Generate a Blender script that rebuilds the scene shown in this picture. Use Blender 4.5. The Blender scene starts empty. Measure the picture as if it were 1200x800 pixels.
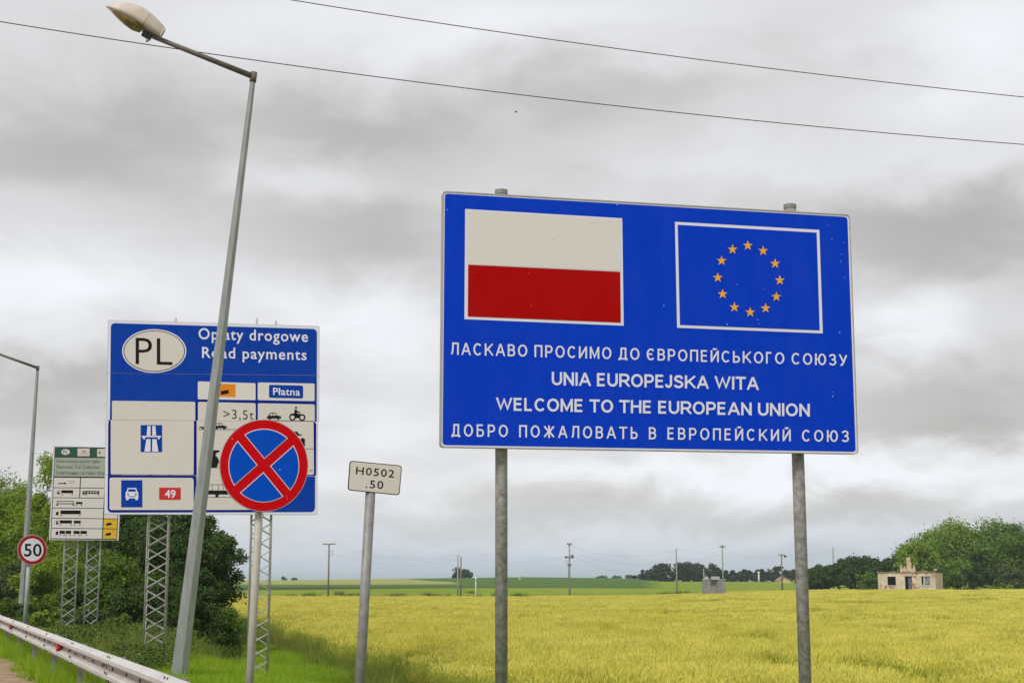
import bpy, math, random
import numpy as np
from mathutils import Vector, Matrix
R = math.radians
random.seed(7); rng = np.random.default_rng(7)
sc = bpy.context.scene
col = sc.collection

# ------------------------------------------------------------------ camera
F, HOR, CX, CY, EYE = 1760.0, 680.0, 600.0, 400.0, 1.6
PITCH = math.atan((HOR - CY) / F)
cam_d = bpy.data.cameras.new('camera'); cam = bpy.data.objects.new('camera', cam_d); col.objects.link(cam)
cam_d.sensor_width = 36; cam_d.lens = 36 * F / 1200; cam_d.clip_start = .1; cam_d.clip_end = 30000
cam.location = (0, 0, EYE); cam.rotation_euler = (R(90) + PITCH, 0, 0)
sc.camera = cam
sc.cycles.use_denoising = True
try: sc.cycles.denoiser = 'OPENIMAGEDENOISE'
except Exception: pass
sc.cycles.max_bounces = 6; sc.cycles.transparent_max_bounces = 8
sc.view_settings.view_transform = 'Standard'; sc.view_settings.look = 'None'
sc.view_settings.exposure = 0.62; sc.view_settings.gamma = 1.0

def V(px, py, Y):
    a = (px - CX) / F; b = (CY - py) / F
    d = Vector((a, math.cos(PITCH) - b * math.sin(PITCH), math.sin(PITCH) + b * math.cos(PITCH)))
    return Vector((0, 0, EYE)) + d * (Y / d.y)

# ------------------------------------------------------------------ node helper
class NT:
    def __init__(s, tree): s.t = tree; s.n = tree.nodes; s.l = tree.links
    def node(s, ty, **kw):
        n = s.n.new(ty)
        for k, v in kw.items(): setattr(n, k, v)
        return n
    def put(s, sock, v):
        if isinstance(v, bpy.types.NodeSocket): s.l.new(v, sock)
        elif v is not None: sock.default_value = v
    def m(s, op, a, b=None, c=None, clamp=False):
        n = s.node('ShaderNodeMath', operation=op); n.use_clamp = clamp
        s.put(n.inputs[0], a); s.put(n.inputs[1], b)
        if c is not None: s.put(n.inputs[2], c)
        return n.outputs[0]
    def vm(s, op, a, b=None):
        n = s.node('ShaderNodeVectorMath', operation=op); s.put(n.inputs[0], a)
        if b is not None: s.put(n.inputs[1], b)
        return n.outputs['Value'] if op in ('LENGTH', 'DOT_PRODUCT') else n.outputs[0]
    def sep(s, v):
        n = s.node('ShaderNodeSeparateXYZ'); s.put(n.inputs[0], v); return n.outputs
    def comb(s, x, y, z):
        n = s.node('ShaderNodeCombineXYZ')
        for i, q in enumerate((x, y, z)): s.put(n.inputs[i], q)
        return n.outputs[0]
    def mix(s, f, a, b, blend='MIX'):
        n = s.node('ShaderNodeMix', data_type='RGBA', blend_type=blend); s.put(n.inputs[0], f)
        for i, q in ((6, a), (7, b)):
            s.put(n.inputs[i], q if isinstance(q, bpy.types.NodeSocket) else (*q, 1))
        return n.outputs[2]
    def noise(s, v, scale, detail=4, rough=.5, dist=0):
        n = s.node('ShaderNodeTexNoise'); s.put(n.inputs['Vector'], v); n.inputs['Scale'].default_value = scale
        n.inputs['Detail'].default_value = detail; n.inputs['Roughness'].default_value = rough; n.inputs['Distortion'].default_value = dist
        return n.outputs['Fac']
    def rng(s, v, a, b, c=0, d=1, smooth=False):
        n = s.node('ShaderNodeMapRange'); n.clamp = True
        if smooth: n.interpolation_type = 'SMOOTHSTEP'
        for i, q in enumerate((v, a, b, c, d)): s.put(n.inputs[i], q)
        return n.outputs[0]

# ------------------------------------------------------------------ world: overcast sky
SUN_EL, SUN_AZ = R(48), R(212)          # azimuth clockwise from +Y (north): behind and left of the camera
w = bpy.data.worlds.new('World'); sc.world = w; w.use_nodes = True
t = NT(w.node_tree); t.n.clear()
out = t.node('ShaderNodeOutputWorld'); bg = t.node('ShaderNodeBackground')
sky = t.node('ShaderNodeTexSky', sky_type='NISHITA'); sky.sun_disc = False
sky.sun_elevation = SUN_EL; sky.sun_rotation = SUN_AZ; sky.dust_density = 2
tc = t.node('ShaderNodeTexCoord'); D = tc.outputs['Generated']
x, y, z = t.sep(D)
zz = t.m('MAXIMUM', z, 0.0)
hyp = t.m('SQRT', t.m('ADD', t.m('MULTIPLY', x, x), t.m('MULTIPLY', y, y)))
uz = t.m('DIVIDE', z, t.m('MAXIMUM', hyp, .02))                    # tangent of the elevation
den = t.m('ADD', zz, .34)
P = t.comb(t.m('DIVIDE', x, den), t.m('DIVIDE', y, den), 0)         # cloud deck coordinates
n1 = t.noise(P, 2.2, 6, .5, .2); n2 = t.noise(t.vm('ADD', P, (7, 3, 0)), 5.5, 7, .50, .25)
n3 = t.noise(t.vm('MULTIPLY', D, (3, 3, 6)), 3.4, 6, .58, .3)
ux = t.m('DIVIDE', x, t.m('MAXIMUM', y, .05))
wob = t.m('MULTIPLY', t.m('SUBTRACT', n2, .5), .15)
wob2 = t.m('MULTIPLY', t.m('SUBTRACT', n3, .5), .085)
ux2 = t.m('ADD', ux, wob); uz2 = t.m('ADD', uz, wob2)
v = t.m('ADD', .60, t.m('MULTIPLY', t.m('SUBTRACT', n1, .5), .22))
v = t.m('ADD', v, t.m('MULTIPLY', t.m('SUBTRACT', n2, .5), .26))
v = t.m('ADD', v, t.m('MULTIPLY', t.m('SUBTRACT', n3, .5), .15))
# real cloud masses: (px, py, half width px, half height px, amount)
CL = [(90, 185, 210, 70, -.30), (470, 130, 260, 50, -.20), (430, 165, 130, 40, -.14), (440, 285, 150, 60, -.26), (30, 250, 90, 30, .06),
      (50, 330, 180, 42, .40), (330, 205, 80, 34, .22), (430, 385, 130, 60, .34), (20, 400, 90, 40, .20), (40, 462, 130, 34, -.24), (240, 20, 160, 40, .06),
      (560, 25, 260, 45, .26), (1150, 50, 150, 90, .34), (860, 95, 230, 36, -.12), (1130, 265, 200, 50, -.36), (1080, 200, 160, 24, .10), (700, 200, 140, 24, -.12),
      (1050, 370, 70, 42, .34), (1140, 452, 200, 58, -.26), (470, 500, 150, 26, .20), (850, 190, 150, 26, .14),
      (950, 550, 400, 24, .42), (370, 565, 200, 22, .14), (420, 605, 260, 20, .02), (980, 600, 340, 24, -.13),
      (640, 594, 220, 22, -.04), (760, 632, 500, 16, .26), (1130, 510, 170, 20, -.16)]
for px, py, hw, hh, amt in CL:
    d = V(px, py, 1) - Vector((0, 0, EYE)); cu = d.x / d.y; cw = d.z / math.hypot(d.x, d.y)
    du = t.m('DIVIDE', t.m('SUBTRACT', ux2, cu), hw / F); dw = t.m('DIVIDE', t.m('SUBTRACT', uz2, cw), hh / F)
    q = t.m('ADD', t.m('MULTIPLY', du, du), t.m('MULTIPLY', dw, dw))
    g = t.m('EXPONENT', t.m('MULTIPLY', q, -1.0))
    v = t.m('MULTIPLY_ADD', g, amt * 1.0, v)
v = t.m('MAXIMUM', t.m('MINIMUM', v, 1.1), .0)
ramp = t.node('ShaderNodeValToRGB'); t.put(ramp.inputs[0], v)
e = ramp.color_ramp.elements
e[0].position = .12; e[0].color = (.268, .258, .252, 1); e[1].position = .98; e[1].color = (.60, .61, .645, 1)
for p_, c_ in ((.36, (.345, .334, .328, 1)), (.58, (.455, .452, .455, 1)), (.80, (.545, .548, .565, 1))):
    k = e.new(p_); k.color = c_
cl = ramp.outputs[0]
low = t.rng(t.m('ADD', uz, t.m('MULTIPLY', wob2, .3)),   .062, .0, 0, .70, True)
cl = t.mix(low, cl, (.30, .355, .42))
cl = t.mix(1.0, cl, (10.2, 10.2, 10.2), 'MULTIPLY')
fin = t.mix(.96, sky.outputs[0], cl)
belowh = t.rng(z, -.02, -.12)
fin = t.mix(belowh, fin, (1.6, 1.7, 1.0))
t.put(bg.inputs[0], fin); bg.inputs[1].default_value = .1
t.l.new(bg.outputs[0], out.inputs[0])

# ------------------------------------------------------------------ sun (veiled by the overcast)
sd = bpy.data.lights.new('sun', 'SUN'); sd.energy = 1.5; sd.angle = R(14); sd.color = (1, .965, .91)
sun = bpy.data.objects.new('sun', sd); col.objects.link(sun)
sdir = Vector((math.sin(SUN_AZ) * math.cos(SUN_EL), math.cos(SUN_AZ) * math.cos(SUN_EL), math.sin(SUN_EL)))
sun.rotation_euler = sdir.to_track_quat('Z', 'Y').to_euler(); sun.location = sdir * 60

# ------------------------------------------------------------------ materials
MATS = {}
def mat(name, c, rough=.6, metal=0, c2=None, scale=8, detail=4, bump=0, spec=.4, stretch=(1, 1, 1), coat=0):
    if name in MATS: return MATS[name]
    m = bpy.data.materials.new(name); m.use_nodes = True; q = NT(m.node_tree)
    b = q.n['Principled BSDF']; b.inputs['Base Color'].default_value = (*c, 1)
    b.inputs['Roughness'].default_value = rough; b.inputs['Metallic'].default_value = metal
    b.inputs['Specular IOR Level'].default_value = spec; b.inputs['Coat Weight'].default_value = coat
    geo = q.node('ShaderNodeNewGeometry')
    pos = q.vm('MULTIPLY', geo.outputs['Position'], stretch)
    if c2 is not None:
        f = q.rng(q.noise(pos, scale, detail, .62), .34, .66)
        q.put(b.inputs['Base Color'], q.mix(f, c, c2))
    if bump:
        bn = q.node('ShaderNodeBump'); bn.inputs['Strength'].default_value = bump; bn.inputs['Distance'].default_value = .01
        q.put(bn.inputs['Height'], q.noise(pos, scale * 3, 5, .6)); q.put(b.inputs['Normal'], bn.outputs[0])
    MATS[name] = m
    return m
def film(name, c, dirt=.10):
    """sign sheeting: flat print with faint streaks of road film"""
    if name in MATS: return MATS[name]
    m = bpy.data.materials.new(name); m.use_nodes = True; q = NT(m.node_tree); b = q.n['Principled BSDF']
    geo = q.node('ShaderNodeNewGeometry'); P_ = geo.outputs['Position']
    f = q.rng(q.noise(q.vm('MULTIPLY', P_, (5, 5, 1.2)), 1.5, 6, .65), .35, .75, 0, dirt)
    f2 = q.rng(q.noise(P_, 60, 3, .6), .62, .72, 0, dirt * .9)
    c_ = q.mix(f, c, tuple(.55 * a + .45 * b_ for a, b_ in zip(c, (.30, .29, .25))))
    c_ = q.mix(f2, c_, (.22, .2, .17))
    q.put(b.inputs['Base Color'], c_); b.inputs['Roughness'].default_value = .55; b.inputs['Specular IOR Level'].default_value = .04
    MATS[name] = m; return m
BLUE = film('sign_blue', (.000, .044, .56), .06)
BLUE2 = film('sign_blue_faded', (.001, .046, .37), .06)
NAVY = film('sign_navy', (.004, .010, .24), .03)
WHITE = film('sign_white', (.74, .75, .84), .05)
CREAM = film('sign_cream', (.67, .635, .585), .10)
GREYW = film('sign_grey_white', (.71, .685, .65), .06)
RED = film('sign_red', (.40, .001, .001), .03)
RED2 = film('sign_red_bright', (.58, .002, .006), .03)
DRED = film('sign_dark_red', (.36, .012, .015), .08)
BLUE3 = film('sign_blue_light', (.000, .075, .55), .03)
BLACK = film('sign_black', (.012, .011, .012), .06)
GREEN = film('sign_green', (.035, .10, .062), .2)
PALEG = film('sign_pale_green', (.40, .44, .38), .2)
TXTG = film('sign_text_green', (.07, .14, .10), .1)
ORANGE = film('sign_orange', (.78, .25, .015), .1)
YEL = film('sign_yellow', (.72, .47, .04), .2)
STAR = film('star_yellow', (.85, .42, .03), .05)
ALU = mat('sign_edge_metal', (.50, .49, .47), .5, .3, (.38, .36, .34), 12)
GALV = mat('galvanised_steel', (.30, .30, .285), .55, .25, (.21, .205, .19), 14, 6, .2)
GALV2 = mat('galvanised_mottled', (.185, .178, .165), .7, .1, (.40, .395, .375), 16, 8, .3)
GALVL = mat('light_galvanised', (.42, .44, .43), .55, .2, (.33, .345, .33), 6, 5, .1)
GALVW = mat('lattice_galvanised', (.50, .50, .48), .6, .1, (.36, .35, .33), 9)
LAMPP = mat('lamp_steel', (.33, .36, .34), .5, .25, (.24, .26, .245), 4, 6, .15, stretch=(3, 3, .6))
DARKM = mat('weathered_steel', (.12, .11, .10), .7, .2, (.19, .17, .15), 10)
GLASSY = mat('luminaire_cover', (.26, .22, .06), .15, 0, (.16, .14, .04), 9, 4, .1, .5, coat=.6)
LAMPB = mat('luminaire_housing', (.62, .55, .47), .5, 0, (.50, .43, .35), 6)
BLKP = mat('black_plastic', (.03, .03, .03), .5)
WOOD = mat('pole_wood', (.16, .13, .10), .85, 0, (.24, .20, .16), 14, 5, .3, stretch=(4, 4, .5))
CONC = mat('pole_concrete', (.36, .35, .32), .85, 0, (.27, .26, .24), 5, 5, .2)
WIRE = mat('wire_dark', (.035, .032, .03), .6)

# ------------------------------------------------------------------ object helpers
def tag(o, label=None, cat=None, group=None, kind=None):
    if label: o['label'] = label
    if cat: o['category'] = cat
    if group: o['group'] = group
    if kind: o['kind'] = kind
    return o
def thing(name, label, cat, loc, group=None):
    o = bpy.data.objects.new(name, None); col.objects.link(o); o.location = loc; o.empty_display_size = .2
    o['_o'] = tuple(loc); return tag(o, label, cat, group)
def org(p):
    while p is not None:
        if '_o' in p.keys(): return Vector(p['_o'])
        p = p.parent
    return Vector((0, 0, 0))
def part(name, vs, fs, m, parent=None, smooth=False, at=None):
    """link world-space vertices as one mesh object; at: origin of a top-level mesh"""
    o0 = org(parent) if parent else Vector(at or (0, 0, 0))
    me = bpy.data.meshes.new(name); me.from_pydata([tuple(Vector(p) - o0) for p in vs], [], fs); me.materials.append(m)
    if smooth: me.polygons.foreach_set('use_smooth', [True] * len(me.polygons))
    me.update()
    o = bpy.data.objects.new(name, me); col.objects.link(o)
    if parent: o.parent = parent
    else:
        o.location = o0
        if at is not None: o['_o'] = tuple(o0)
    return o
class MB:
    def __init__(s): s.v = []; s.f = []
    def add(s, vs, fs):
        k = len(s.v); s.v += [Vector(p) for p in vs]; s.f += [tuple(i + k for i in f) for f in fs]; return s
    def tube(s, pts, rad, n=10, cap=True, rot=0, flat=None):
        pts = [Vector(p) for p in pts]; k = len(s.v); m = len(pts)
        if not hasattr(rad, '__len__'): rad = [rad] * m
        for i, p in enumerate(pts):
            d = (pts[min(i + 1, m - 1)] - pts[max(i - 1, 0)]).normalized()
            a = d.orthogonal().normalized() if abs(d.z) < .9 else Vector((1, 0, 0)); a = (a - d * a.dot(d)).normalized(); b = d.cross(a)
            for j in range(n):
                th = rot + 2 * math.pi * j / n; s.v.append(p + (a * math.cos(th) + b * math.sin(th)) * rad[i])
        for i in range(m - 1):
            for j in range(n):
                s.f.append((k + i * n + j, k + i * n + (j + 1) % n, k + (i + 1) * n + (j + 1) % n, k + (i + 1) * n + j))
        if cap: s.f.append(tuple(k + j for j in range(n))[::-1]); s.f.append(tuple(k + (m - 1) * n + j for j in range(n)))
        return s
    def box(s, c, ax, hs):
        c = Vector(c); a, b, d = [Vector(q) for q in ax]; vs = []
        for i in (-1, 1):
            for j in (-1, 1):
                for l in (-1, 1): vs.append(c + a * hs[0] * i + b * hs[1] * j + d * hs[2] * l)
        return s.add(vs, [(0, 1, 3, 2), (4, 6, 7, 5), (0, 4, 5, 1), (2, 3, 7, 6), (0, 2, 6, 4), (1, 5, 7, 3)])
    def prism(s, loop0, loop1):
        n = len(loop0); return s.add(list(loop0) + list(loop1), [tuple(range(n)), tuple(range(2 * n - 1, n - 1, -1))] + [(i, i + n, (i + 1) % n + n, (i + 1) % n) for i in range(n)])
    def build(s, name, m, parent=None, smooth=False, at=None): return part(name, s.v, s.f, m, parent, smooth, at)
AX = ((1, 0, 0), (0, 1, 0), (0, 0, 1))
def share(src, parent, loc, rz=0):
    o = src.copy(); col.objects.link(o); o.parent = parent; o.location = loc; o.rotation_euler = (0, 0, rz); return o

class Plane:
    """a vertical plane through two picture points at known depths"""
    def __init__(s, a, Ya, b, Yb, roll=0):
        s.P = V(*a, Ya); Q = V(*b, Yb); u = Q - s.P; u.z = 0; s.u = u.normalized(); s.n = s.u.cross(Vector((0, 0, 1)))
        if s.n.dot(Vector((0, 0, EYE)) - s.P) < 0: s.n = -s.n
    def at(s, px, py, off=0):
        o = Vector((0, 0, EYE)); d = V(px, py, 1) - o; q = s.P + s.n * off
        return o + d * ((q - o).dot(s.n) / d.dot(s.n))
    def poly(s, name, polys, off, m, parent):
        b = MB()
        for p in polys:
            if len(p) >= 3: b.add([s.at(*q, off) for q in p], [tuple(range(len(p)))])
        return b.build(name, m, parent)
    def slab(s, name, p, o0, o1, m, parent):
        # true parallel prism: both loops from the same base outline
        base = [s.at(*q, 0) for q in p]
        return MB().prism([q + s.n * o1 for q in base], [q + s.n * o0 for q in base]).build(name, m, parent)
def rq(TL, TR, BR, BL, r, n=4):
    C = [Vector((*p, 0)) for p in (TL, TR, BR, BL)]; out = []
    for i in range(4):
        p, a, b = C[i], C[i - 1], C[(i + 1) % 4]
        s_ = p + (a - p).normalized() * r; e_ = p + (b - p).normalized() * r
        for k in range(n + 1):
            q = k / n; c_ = s_ * (1 - q) ** 2 + p * 2 * q * (1 - q) * .8 + p * 2 * q * (1 - q) * .2 + e_ * q * q
            out.append((c_.x, c_.y))
    return out
def rect(x0, y0, x1, y1): return [(x0, y0), (x1, y0), (x1, y1), (x0, y1)]
def ell(cx, cy, rx, ry, n=32, a0=0, a1=360, roll=0):
    o = []
    for i in range(n + (0 if a1 - a0 == 360 else 1)):
        a = R(a0 + (a1 - a0) * i / n); X = math.cos(a); Y_ = math.sin(a); c, s_ = math.cos(R(roll)), math.sin(R(roll))
        X, Y_ = X * c - Y_ * s_, X * s_ + Y_ * c
        o.append((cx + rx * X, cy + ry * Y_))
    return o
def clip(poly, ya, yb, xa, xb, keep_above):
    """keep the part of a convex outline above/below the line (xa,ya)-(xb,yb)"""
    def f(p): return (p[1] - (ya + (yb - ya) * (p[0] - xa) / (xb - xa))) * (1 if not keep_above else -1)
    o = []
    for i in range(len(poly)):
        a, b = poly[i], poly[(i + 1) % len(poly)]; fa, fb = f(a), f(b)
        if fa >= 0: o.append(a)
        if fa * fb < 0:
            k = fa / (fa - fb); o.append((a[0] + (b[0] - a[0]) * k, a[1] + (b[1] - a[1]) * k))
    return o

def text_geo(body, spacing=1, bold=0, wsp=1):
    c = bpy.data.curves.new('lettering', 'FONT'); c.body = body; c.space_character = spacing; c.space_word = wsp; c.offset = bold; c.resolution_u = 3
    o = bpy.data.objects.new('lettering', c); col.objects.link(o)
    dg = bpy.context.evaluated_depsgraph_get(); me = bpy.data.meshes.new_from_object(o.evaluated_get(dg))
    vs = [(q.co.x, q.co.y) for q in me.vertices]; fs = [tuple(p.vertices) for p in me.polygons]
    bpy.data.objects.remove(o); bpy.data.curves.remove(c); bpy.data.meshes.remove(me)
    return vs, fs
CAP = .682
def text(pl, body, L, Rr, capL, capR, off, m, parent, spacing=1, bold=0, wsp=1, name='lettering', slant=0, lean=None):
    """lettering from baseline point L to R (picture points), cap heights in picture px"""
    vs, fs = text_geo(body, spacing, bold, wsp); xs = [q[0] for q in vs]; x0, x1 = min(xs), max(xs); W = []
    dx, dy = Rr[0] - L[0], Rr[1] - L[1]
    for a, b in vs:
        u = (a - x0) / (x1 - x0); h = (b / CAP) * (capL + (capR - capL) * u)
        Ln = math.hypot(dx, dy); ux, uy = (dy / Ln, -dx / Ln) if lean else (0, -1)
        W.append(pl.at(L[0] + dx * u + ux * h, L[1] + dy * u + uy * h, off))
    if (capL + capR) / 2 < 7: return tag(part(name, W, fs, m, parent), kind='stuff')
    return split_letters(W, fs, m, parent)
def split_letters(W, fs, m, parent):
    par = list(range(len(W)))
    def fnd(i):
        while par[i] != i: par[i] = par[par[i]]; i = par[i]
        return i
    for f in fs:
        for i in f[1:]: par[fnd(f[0])] = fnd(i)
    G_ = {}
    for f in fs: G_.setdefault(fnd(f[0]), []).append(f)
    for r_, F_ in G_.items():
        ids = sorted({i for f in F_ for i in f}); mp = {i: k for k, i in enumerate(ids)}
        part('letter', [W[i] for i in ids], [tuple(mp[i] for i in f) for f in F_], m, parent)
# ---- a road-sign stroke alphabet: centre lines in a unit cell, drawn with a broad even stroke
def arc(cx, cy, rx, ry, a0, a1, n=12): return [(cx + rx * math.cos(R(a0 + (a1 - a0) * i / n)), cy + ry * math.sin(R(a0 + (a1 - a0) * i / n))) for i in range(n + 1)]
def ring(): return arc(.5, .5, .5, .5, 90, 450, 32)
def bowl(y0, y1, x0=0, xr=1): ym = (y0 + y1) / 2; h = (y1 - y0) / 2; return [(x0, y1), (xr - .42, y1)] + arc(xr - .42, ym, .42, h, 90, -90, 10) + [(x0, y0)]
S_ = [(1, .77)] + arc(.52, .755, .44, .245, 20, 180, 8) + arc(.52, .755, .44, .22, 180, 235, 3)[1:] + [(.5, .515)] + arc(.48, .25, .52, .25, 62, -90, 8) + arc(.48, .25, .48, .25, -90, -168, 4)[1:]
GL = {
 'I': (.0, [[(.5, 0), (.5, 1)]]), 'L': (.60, [[(0, 1), (0, 0), (1, 0)]]), 'T': (.68, [[(0, 1), (1, 1)], [(.5, 1), (.5, 0)]]), 'H': (.72, [[(0, 0), (0, 1)], [(1, 0), (1, 1)], [(0, .53), (1, .53)]]),
 'E': (.62, [[(1, 1), (0, 1), (0, 0), (1, 0)], [(0, .53), (.93, .53)]]), 'N': (.72, [[(0, 0), (0, 1)], [(1, 0), (1, 1)], [(.04, .98), (.96, .02)]]), 'M': (.84, [[(0, 0), (0, 1)], [(1, 0), (1, 1)], [(.03, 1), (.5, .04), (.97, 1)]]),
 'U': (.72, [[(0, 1), (0, .36)] + arc(.5, .36, .5, .36, 180, 360, 14) + [(1, 1)]]), 'A': (.80, [[(0, 0), (.46, 1), (.54, 1), (1, 0)], [(.17, .30), (.83, .30)]]),
 'O': (.82, [ring()]), 'C': (.76, [arc(.52, .5, .52, .5, 42, 318, 24)]), 'J': (.50, [[(1, 1), (1, .3)] + arc(.5, .3, .5, .3, 0, -168, 10)]), 'K': (.74, [[(0, 0), (0, 1)], [(.95, 1), (.02, .36)], [(.33, .58), (1, 0)]]),
 'P': (.66, [[(0, 0), (0, 1)], bowl(.42, 1)]), 'R': (.72, [[(0, 0), (0, 1)], bowl(.44, 1), [(.52, .44), (1, 0)]]), 'S': (.68, [S_]), 'W': (1.10, [[(0, 1), (.25, .02), (.5, .98), (.75, .02), (1, 1)]]),
 'Л': (.74, [[(0, .0), (.13, .06), (.22, .32), (.27, 1), (1, 1), (1, 0)]]), 'В': (.66, [[(0, 0), (0, 1)], bowl(.53, 1, 0, .93), bowl(0, .53)]), 'П': (.70, [[(0, 0), (0, 1), (1, 1), (1, 0)]]),
 'И': (.72, [[(0, 0), (0, 1)], [(1, 0), (1, 1)], [(.04, .02), (.96, .98)]]), 'Й': (.72, [[(0, 0), (0, 1)], [(1, 0), (1, 1)], [(.04, .02), (.96, .98)], arc(.5, 1.30, .24, .12, 190, 350, 6)]),
 'Д': (.78, [[(.10, .03), (.24, .30), (.28, 1), (.86, 1), (.86, .03)], [(0, -.16), (0, .0), (1, .0), (1, -.16)]]), 'Є': (.72, [arc(.52, .5, .52, .5, 42, 318, 24), [(.0, .52), (.72, .52)]]),
 'Ь': (.62, [[(0, 0), (0, 1)], bowl(0, .53)]), 'Г': (.56, [[(0, 0), (0, 1), (1, 1)]]), 'Ю': (.98, [[(0, 0), (0, 1)], [(0, .5), (.32, .5)], arc(.66, .5, .34, .5, 90, 450, 28)]),
 'З': (.66, [[(.02, .80)] + arc(.46, .76, .46, .24, 150, -75, 10) + [(.34, .52)], [(.34, .52)] + arc(.48, .26, .52, .26, 75, -155, 11)]), 'У': (.72, [[(0, 1), (.52, .34)], [(1, 1), (.45, .12), (.30, .0), (.10, .0)]]),
 'Б': (.66, [[(.92, 1), (0, 1), (0, 0)], bowl(0, .56)]), 'Ж': (1.0, [[(.5, 0), (.5, 1)], [(0, 1), (.46, .5), (0, 0)], [(1, 1), (.54, .5), (1, 0)]])}
for a_, b_ in zip('АСКОРМЕТ', 'ACKOPMET'): GL[a_] = GL[b_]
def ribbon(P_, t_, close):
    P_ = [p for i, p in enumerate(P_) if i == 0 or math.hypot(p[0] - P_[i - 1][0], p[1] - P_[i - 1][1]) > 1e-5]
    n = len(P_); Lp, Rp = [], []
    P_ = [Vector((*p, 0)) for p in P_]
    for i in range(n):
        a = P_[i - 1] if i > 0 else (P_[n - 2] if close else None); b = P_[i + 1] if i < n - 1 else (P_[1] if close else None)
        d1 = (P_[i] - a).normalized() if a is not None else None; d2 = (b - P_[i]).normalized() if b is not None else None
        if d1 is None: d1 = d2
        if d2 is None: d2 = d1
        tn = (d1 + d2).normalized(); nn = Vector((-tn.y, tn.x, 0)); k = 1 / max(.42, nn.dot(Vector((-d1.y, d1.x, 0))))
        Lp.append(P_[i] + nn * t_ / 2 * k); Rp.append(P_[i] - nn * t_ / 2 * k)
    return Lp, Rp
def stroke_text(pl, body, L, Rr, capL, capR, off, m, parent, t_=.17, gap=.2, wk=1.0, space=.42):
    x = 0; items = []
    for ch_ in body:
        if ch_ == ' ': x += space; continue
        w_, strokes = GL[ch_]; w_ = max(w_ * wk, t_); x -= .07 if ch_ == 'J' else 0; items.append((x, w_, strokes, ch_)); x += w_ + gap * (1 if ch_ not in 'Ь' else 1)
    W_ = x - gap; dx, dy = Rr[0] - L[0], Rr[1] - L[1]
    for (x0, w_, strokes, ch_) in items:
        vs, fs = [], []
        for si, st in enumerate(strokes):
            close = len(st) > 20 and abs(st[0][0] - st[-1][0]) < 1e-4 and abs(st[0][1] - st[-1][1]) < 1e-4
            pts = [(x0 + t_ / 2 + p[0] * (w_ - t_), t_ / 2 + p[1] * (1 - t_)) for p in st]
            if not close:
                for e0, e1 in ((0, 1), (-1, -2)):
                    if st[e0][1] in (0, 1) and len(st) == 2 or (st[e0][1] in (0, 1) and abs(st[e0][0] - st[e1][0]) < .5 * abs(st[e0][1] - st[e1][1])):
                        a, b = Vector(pts[e0]), Vector(pts[e1]); q = a + (a - b).normalized() * t_ * .6; pts[e0] = (q.x, q.y)
            Lp, Rp = ribbon(pts, t_, close); k = len(vs); n = len(Lp)
            lim = (lambda y: min(max(y, -.2 if ch_ == 'Д' else 0), 1.4 if si == 3 and ch_ == 'Й' else 1))
            for a, b in zip(Lp, Rp):
                for p in (a, b):
                    u = p.x / W_; h = lim(p.y) * (capL + (capR - capL) * u); vs.append(pl.at(L[0] + dx * u, L[1] + dy * u - h, off + si * .0004))
            fs += [(k + 2 * i, k + 2 * i + 1, k + 2 * i + 3, k + 2 * i + 2) for i in range(n - 1)]
        part('letter', vs, fs, m, parent)

# ------------------------------------------------------------------ lie of the land
def rail_x(Y): return -2.92 - .40 * (Y - 13.35)
def dist_r(x, y): return ((x + 2.92) + .40 * (y - 13.35)) / 1.077      # metres beyond the guardrail
def edge_x(Y): return -3.0 - .255 * (Y - 34.6)                            # where the wheat begins
TY = np.array([0, 60, 205, 232, 290, 400, 520, 900, 3000, 9000.])
TT = np.array([-.6, -.15, .01, .07, .1, .2, .34])
TZ = np.array([[-.7] * 7, [-.8] * 7,
    [-1.35, -1.35, -1.35, -1.25, -1.1, -.7, -.55],
    [-.95, -.95, -.95, -.95, -.85, -.6, -.5],
    [.4, .4, .4, .35, .3, .2, .2],
    [1.0, 1.1, 1.6, 1.4, .9, .7, .7],
    [1.6, 1.75, 2.8, 2.45, 1.35, 1.2, 1.2],
    [.8, .8, 1.0, 1.2, 1.2, 1.0, 1.0], [0] * 7, [0] * 7])
def sst(a, b, x): q = np.clip((x - a) / (b - a), 0, 1); return q * q * (3 - 2 * q)
def ground(x, y):
    x = np.asarray(x, float); y = np.asarray(y, float); Yc = np.clip(y, 0, 9000); tt = np.clip(x / np.maximum(Yc, 20), -.6, .34)
    i = np.clip(np.searchsorted(TY, Yc, side='right') - 1, 0, len(TY) - 2); j = np.clip(np.searchsorted(TT, tt, side='right') - 1, 0, len(TT) - 2)
    fy = (Yc - TY[i]) / (TY[i + 1] - TY[i]); ft = (tt - TT[j]) / (TT[j + 1] - TT[j]); fy = fy * fy * (3 - 2 * fy)
    z = TZ[i, j] * (1 - fy) * (1 - ft) + TZ[i + 1, j] * fy * (1 - ft) + TZ[i, j + 1] * (1 - fy) * ft + TZ[i + 1, j + 1] * fy * ft
    return z * sst(2.6, 6.8, dist_r(x, y))
def gz(x, y): return float(ground(x, y))

def npmesh(name, verts, faces, k=4, mats=(), midx=None, smooth=False):
    me = bpy.data.meshes.new(name); verts = np.ascontiguousarray(verts, np.float32); faces = np.ascontiguousarray(faces, np.int32); n = len(faces)
    me.vertices.add(len(verts)); me.vertices.foreach_set('co', verts.ravel())
    me.loops.add(n * k); me.loops.foreach_set('vertex_index', faces.ravel())
    me.polygons.add(n); me.polygons.foreach_set('loop_start', np.arange(0, n * k, k, dtype=np.int32))
    if midx is not None: me.polygons.foreach_set('material_index', np.asarray(midx, np.int32))
    if smooth: me.polygons.foreach_set('use_smooth', np.ones(n, bool))
    for m in mats: me.materials.append(m)
    me.update(calc_edges=True); return me

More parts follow.
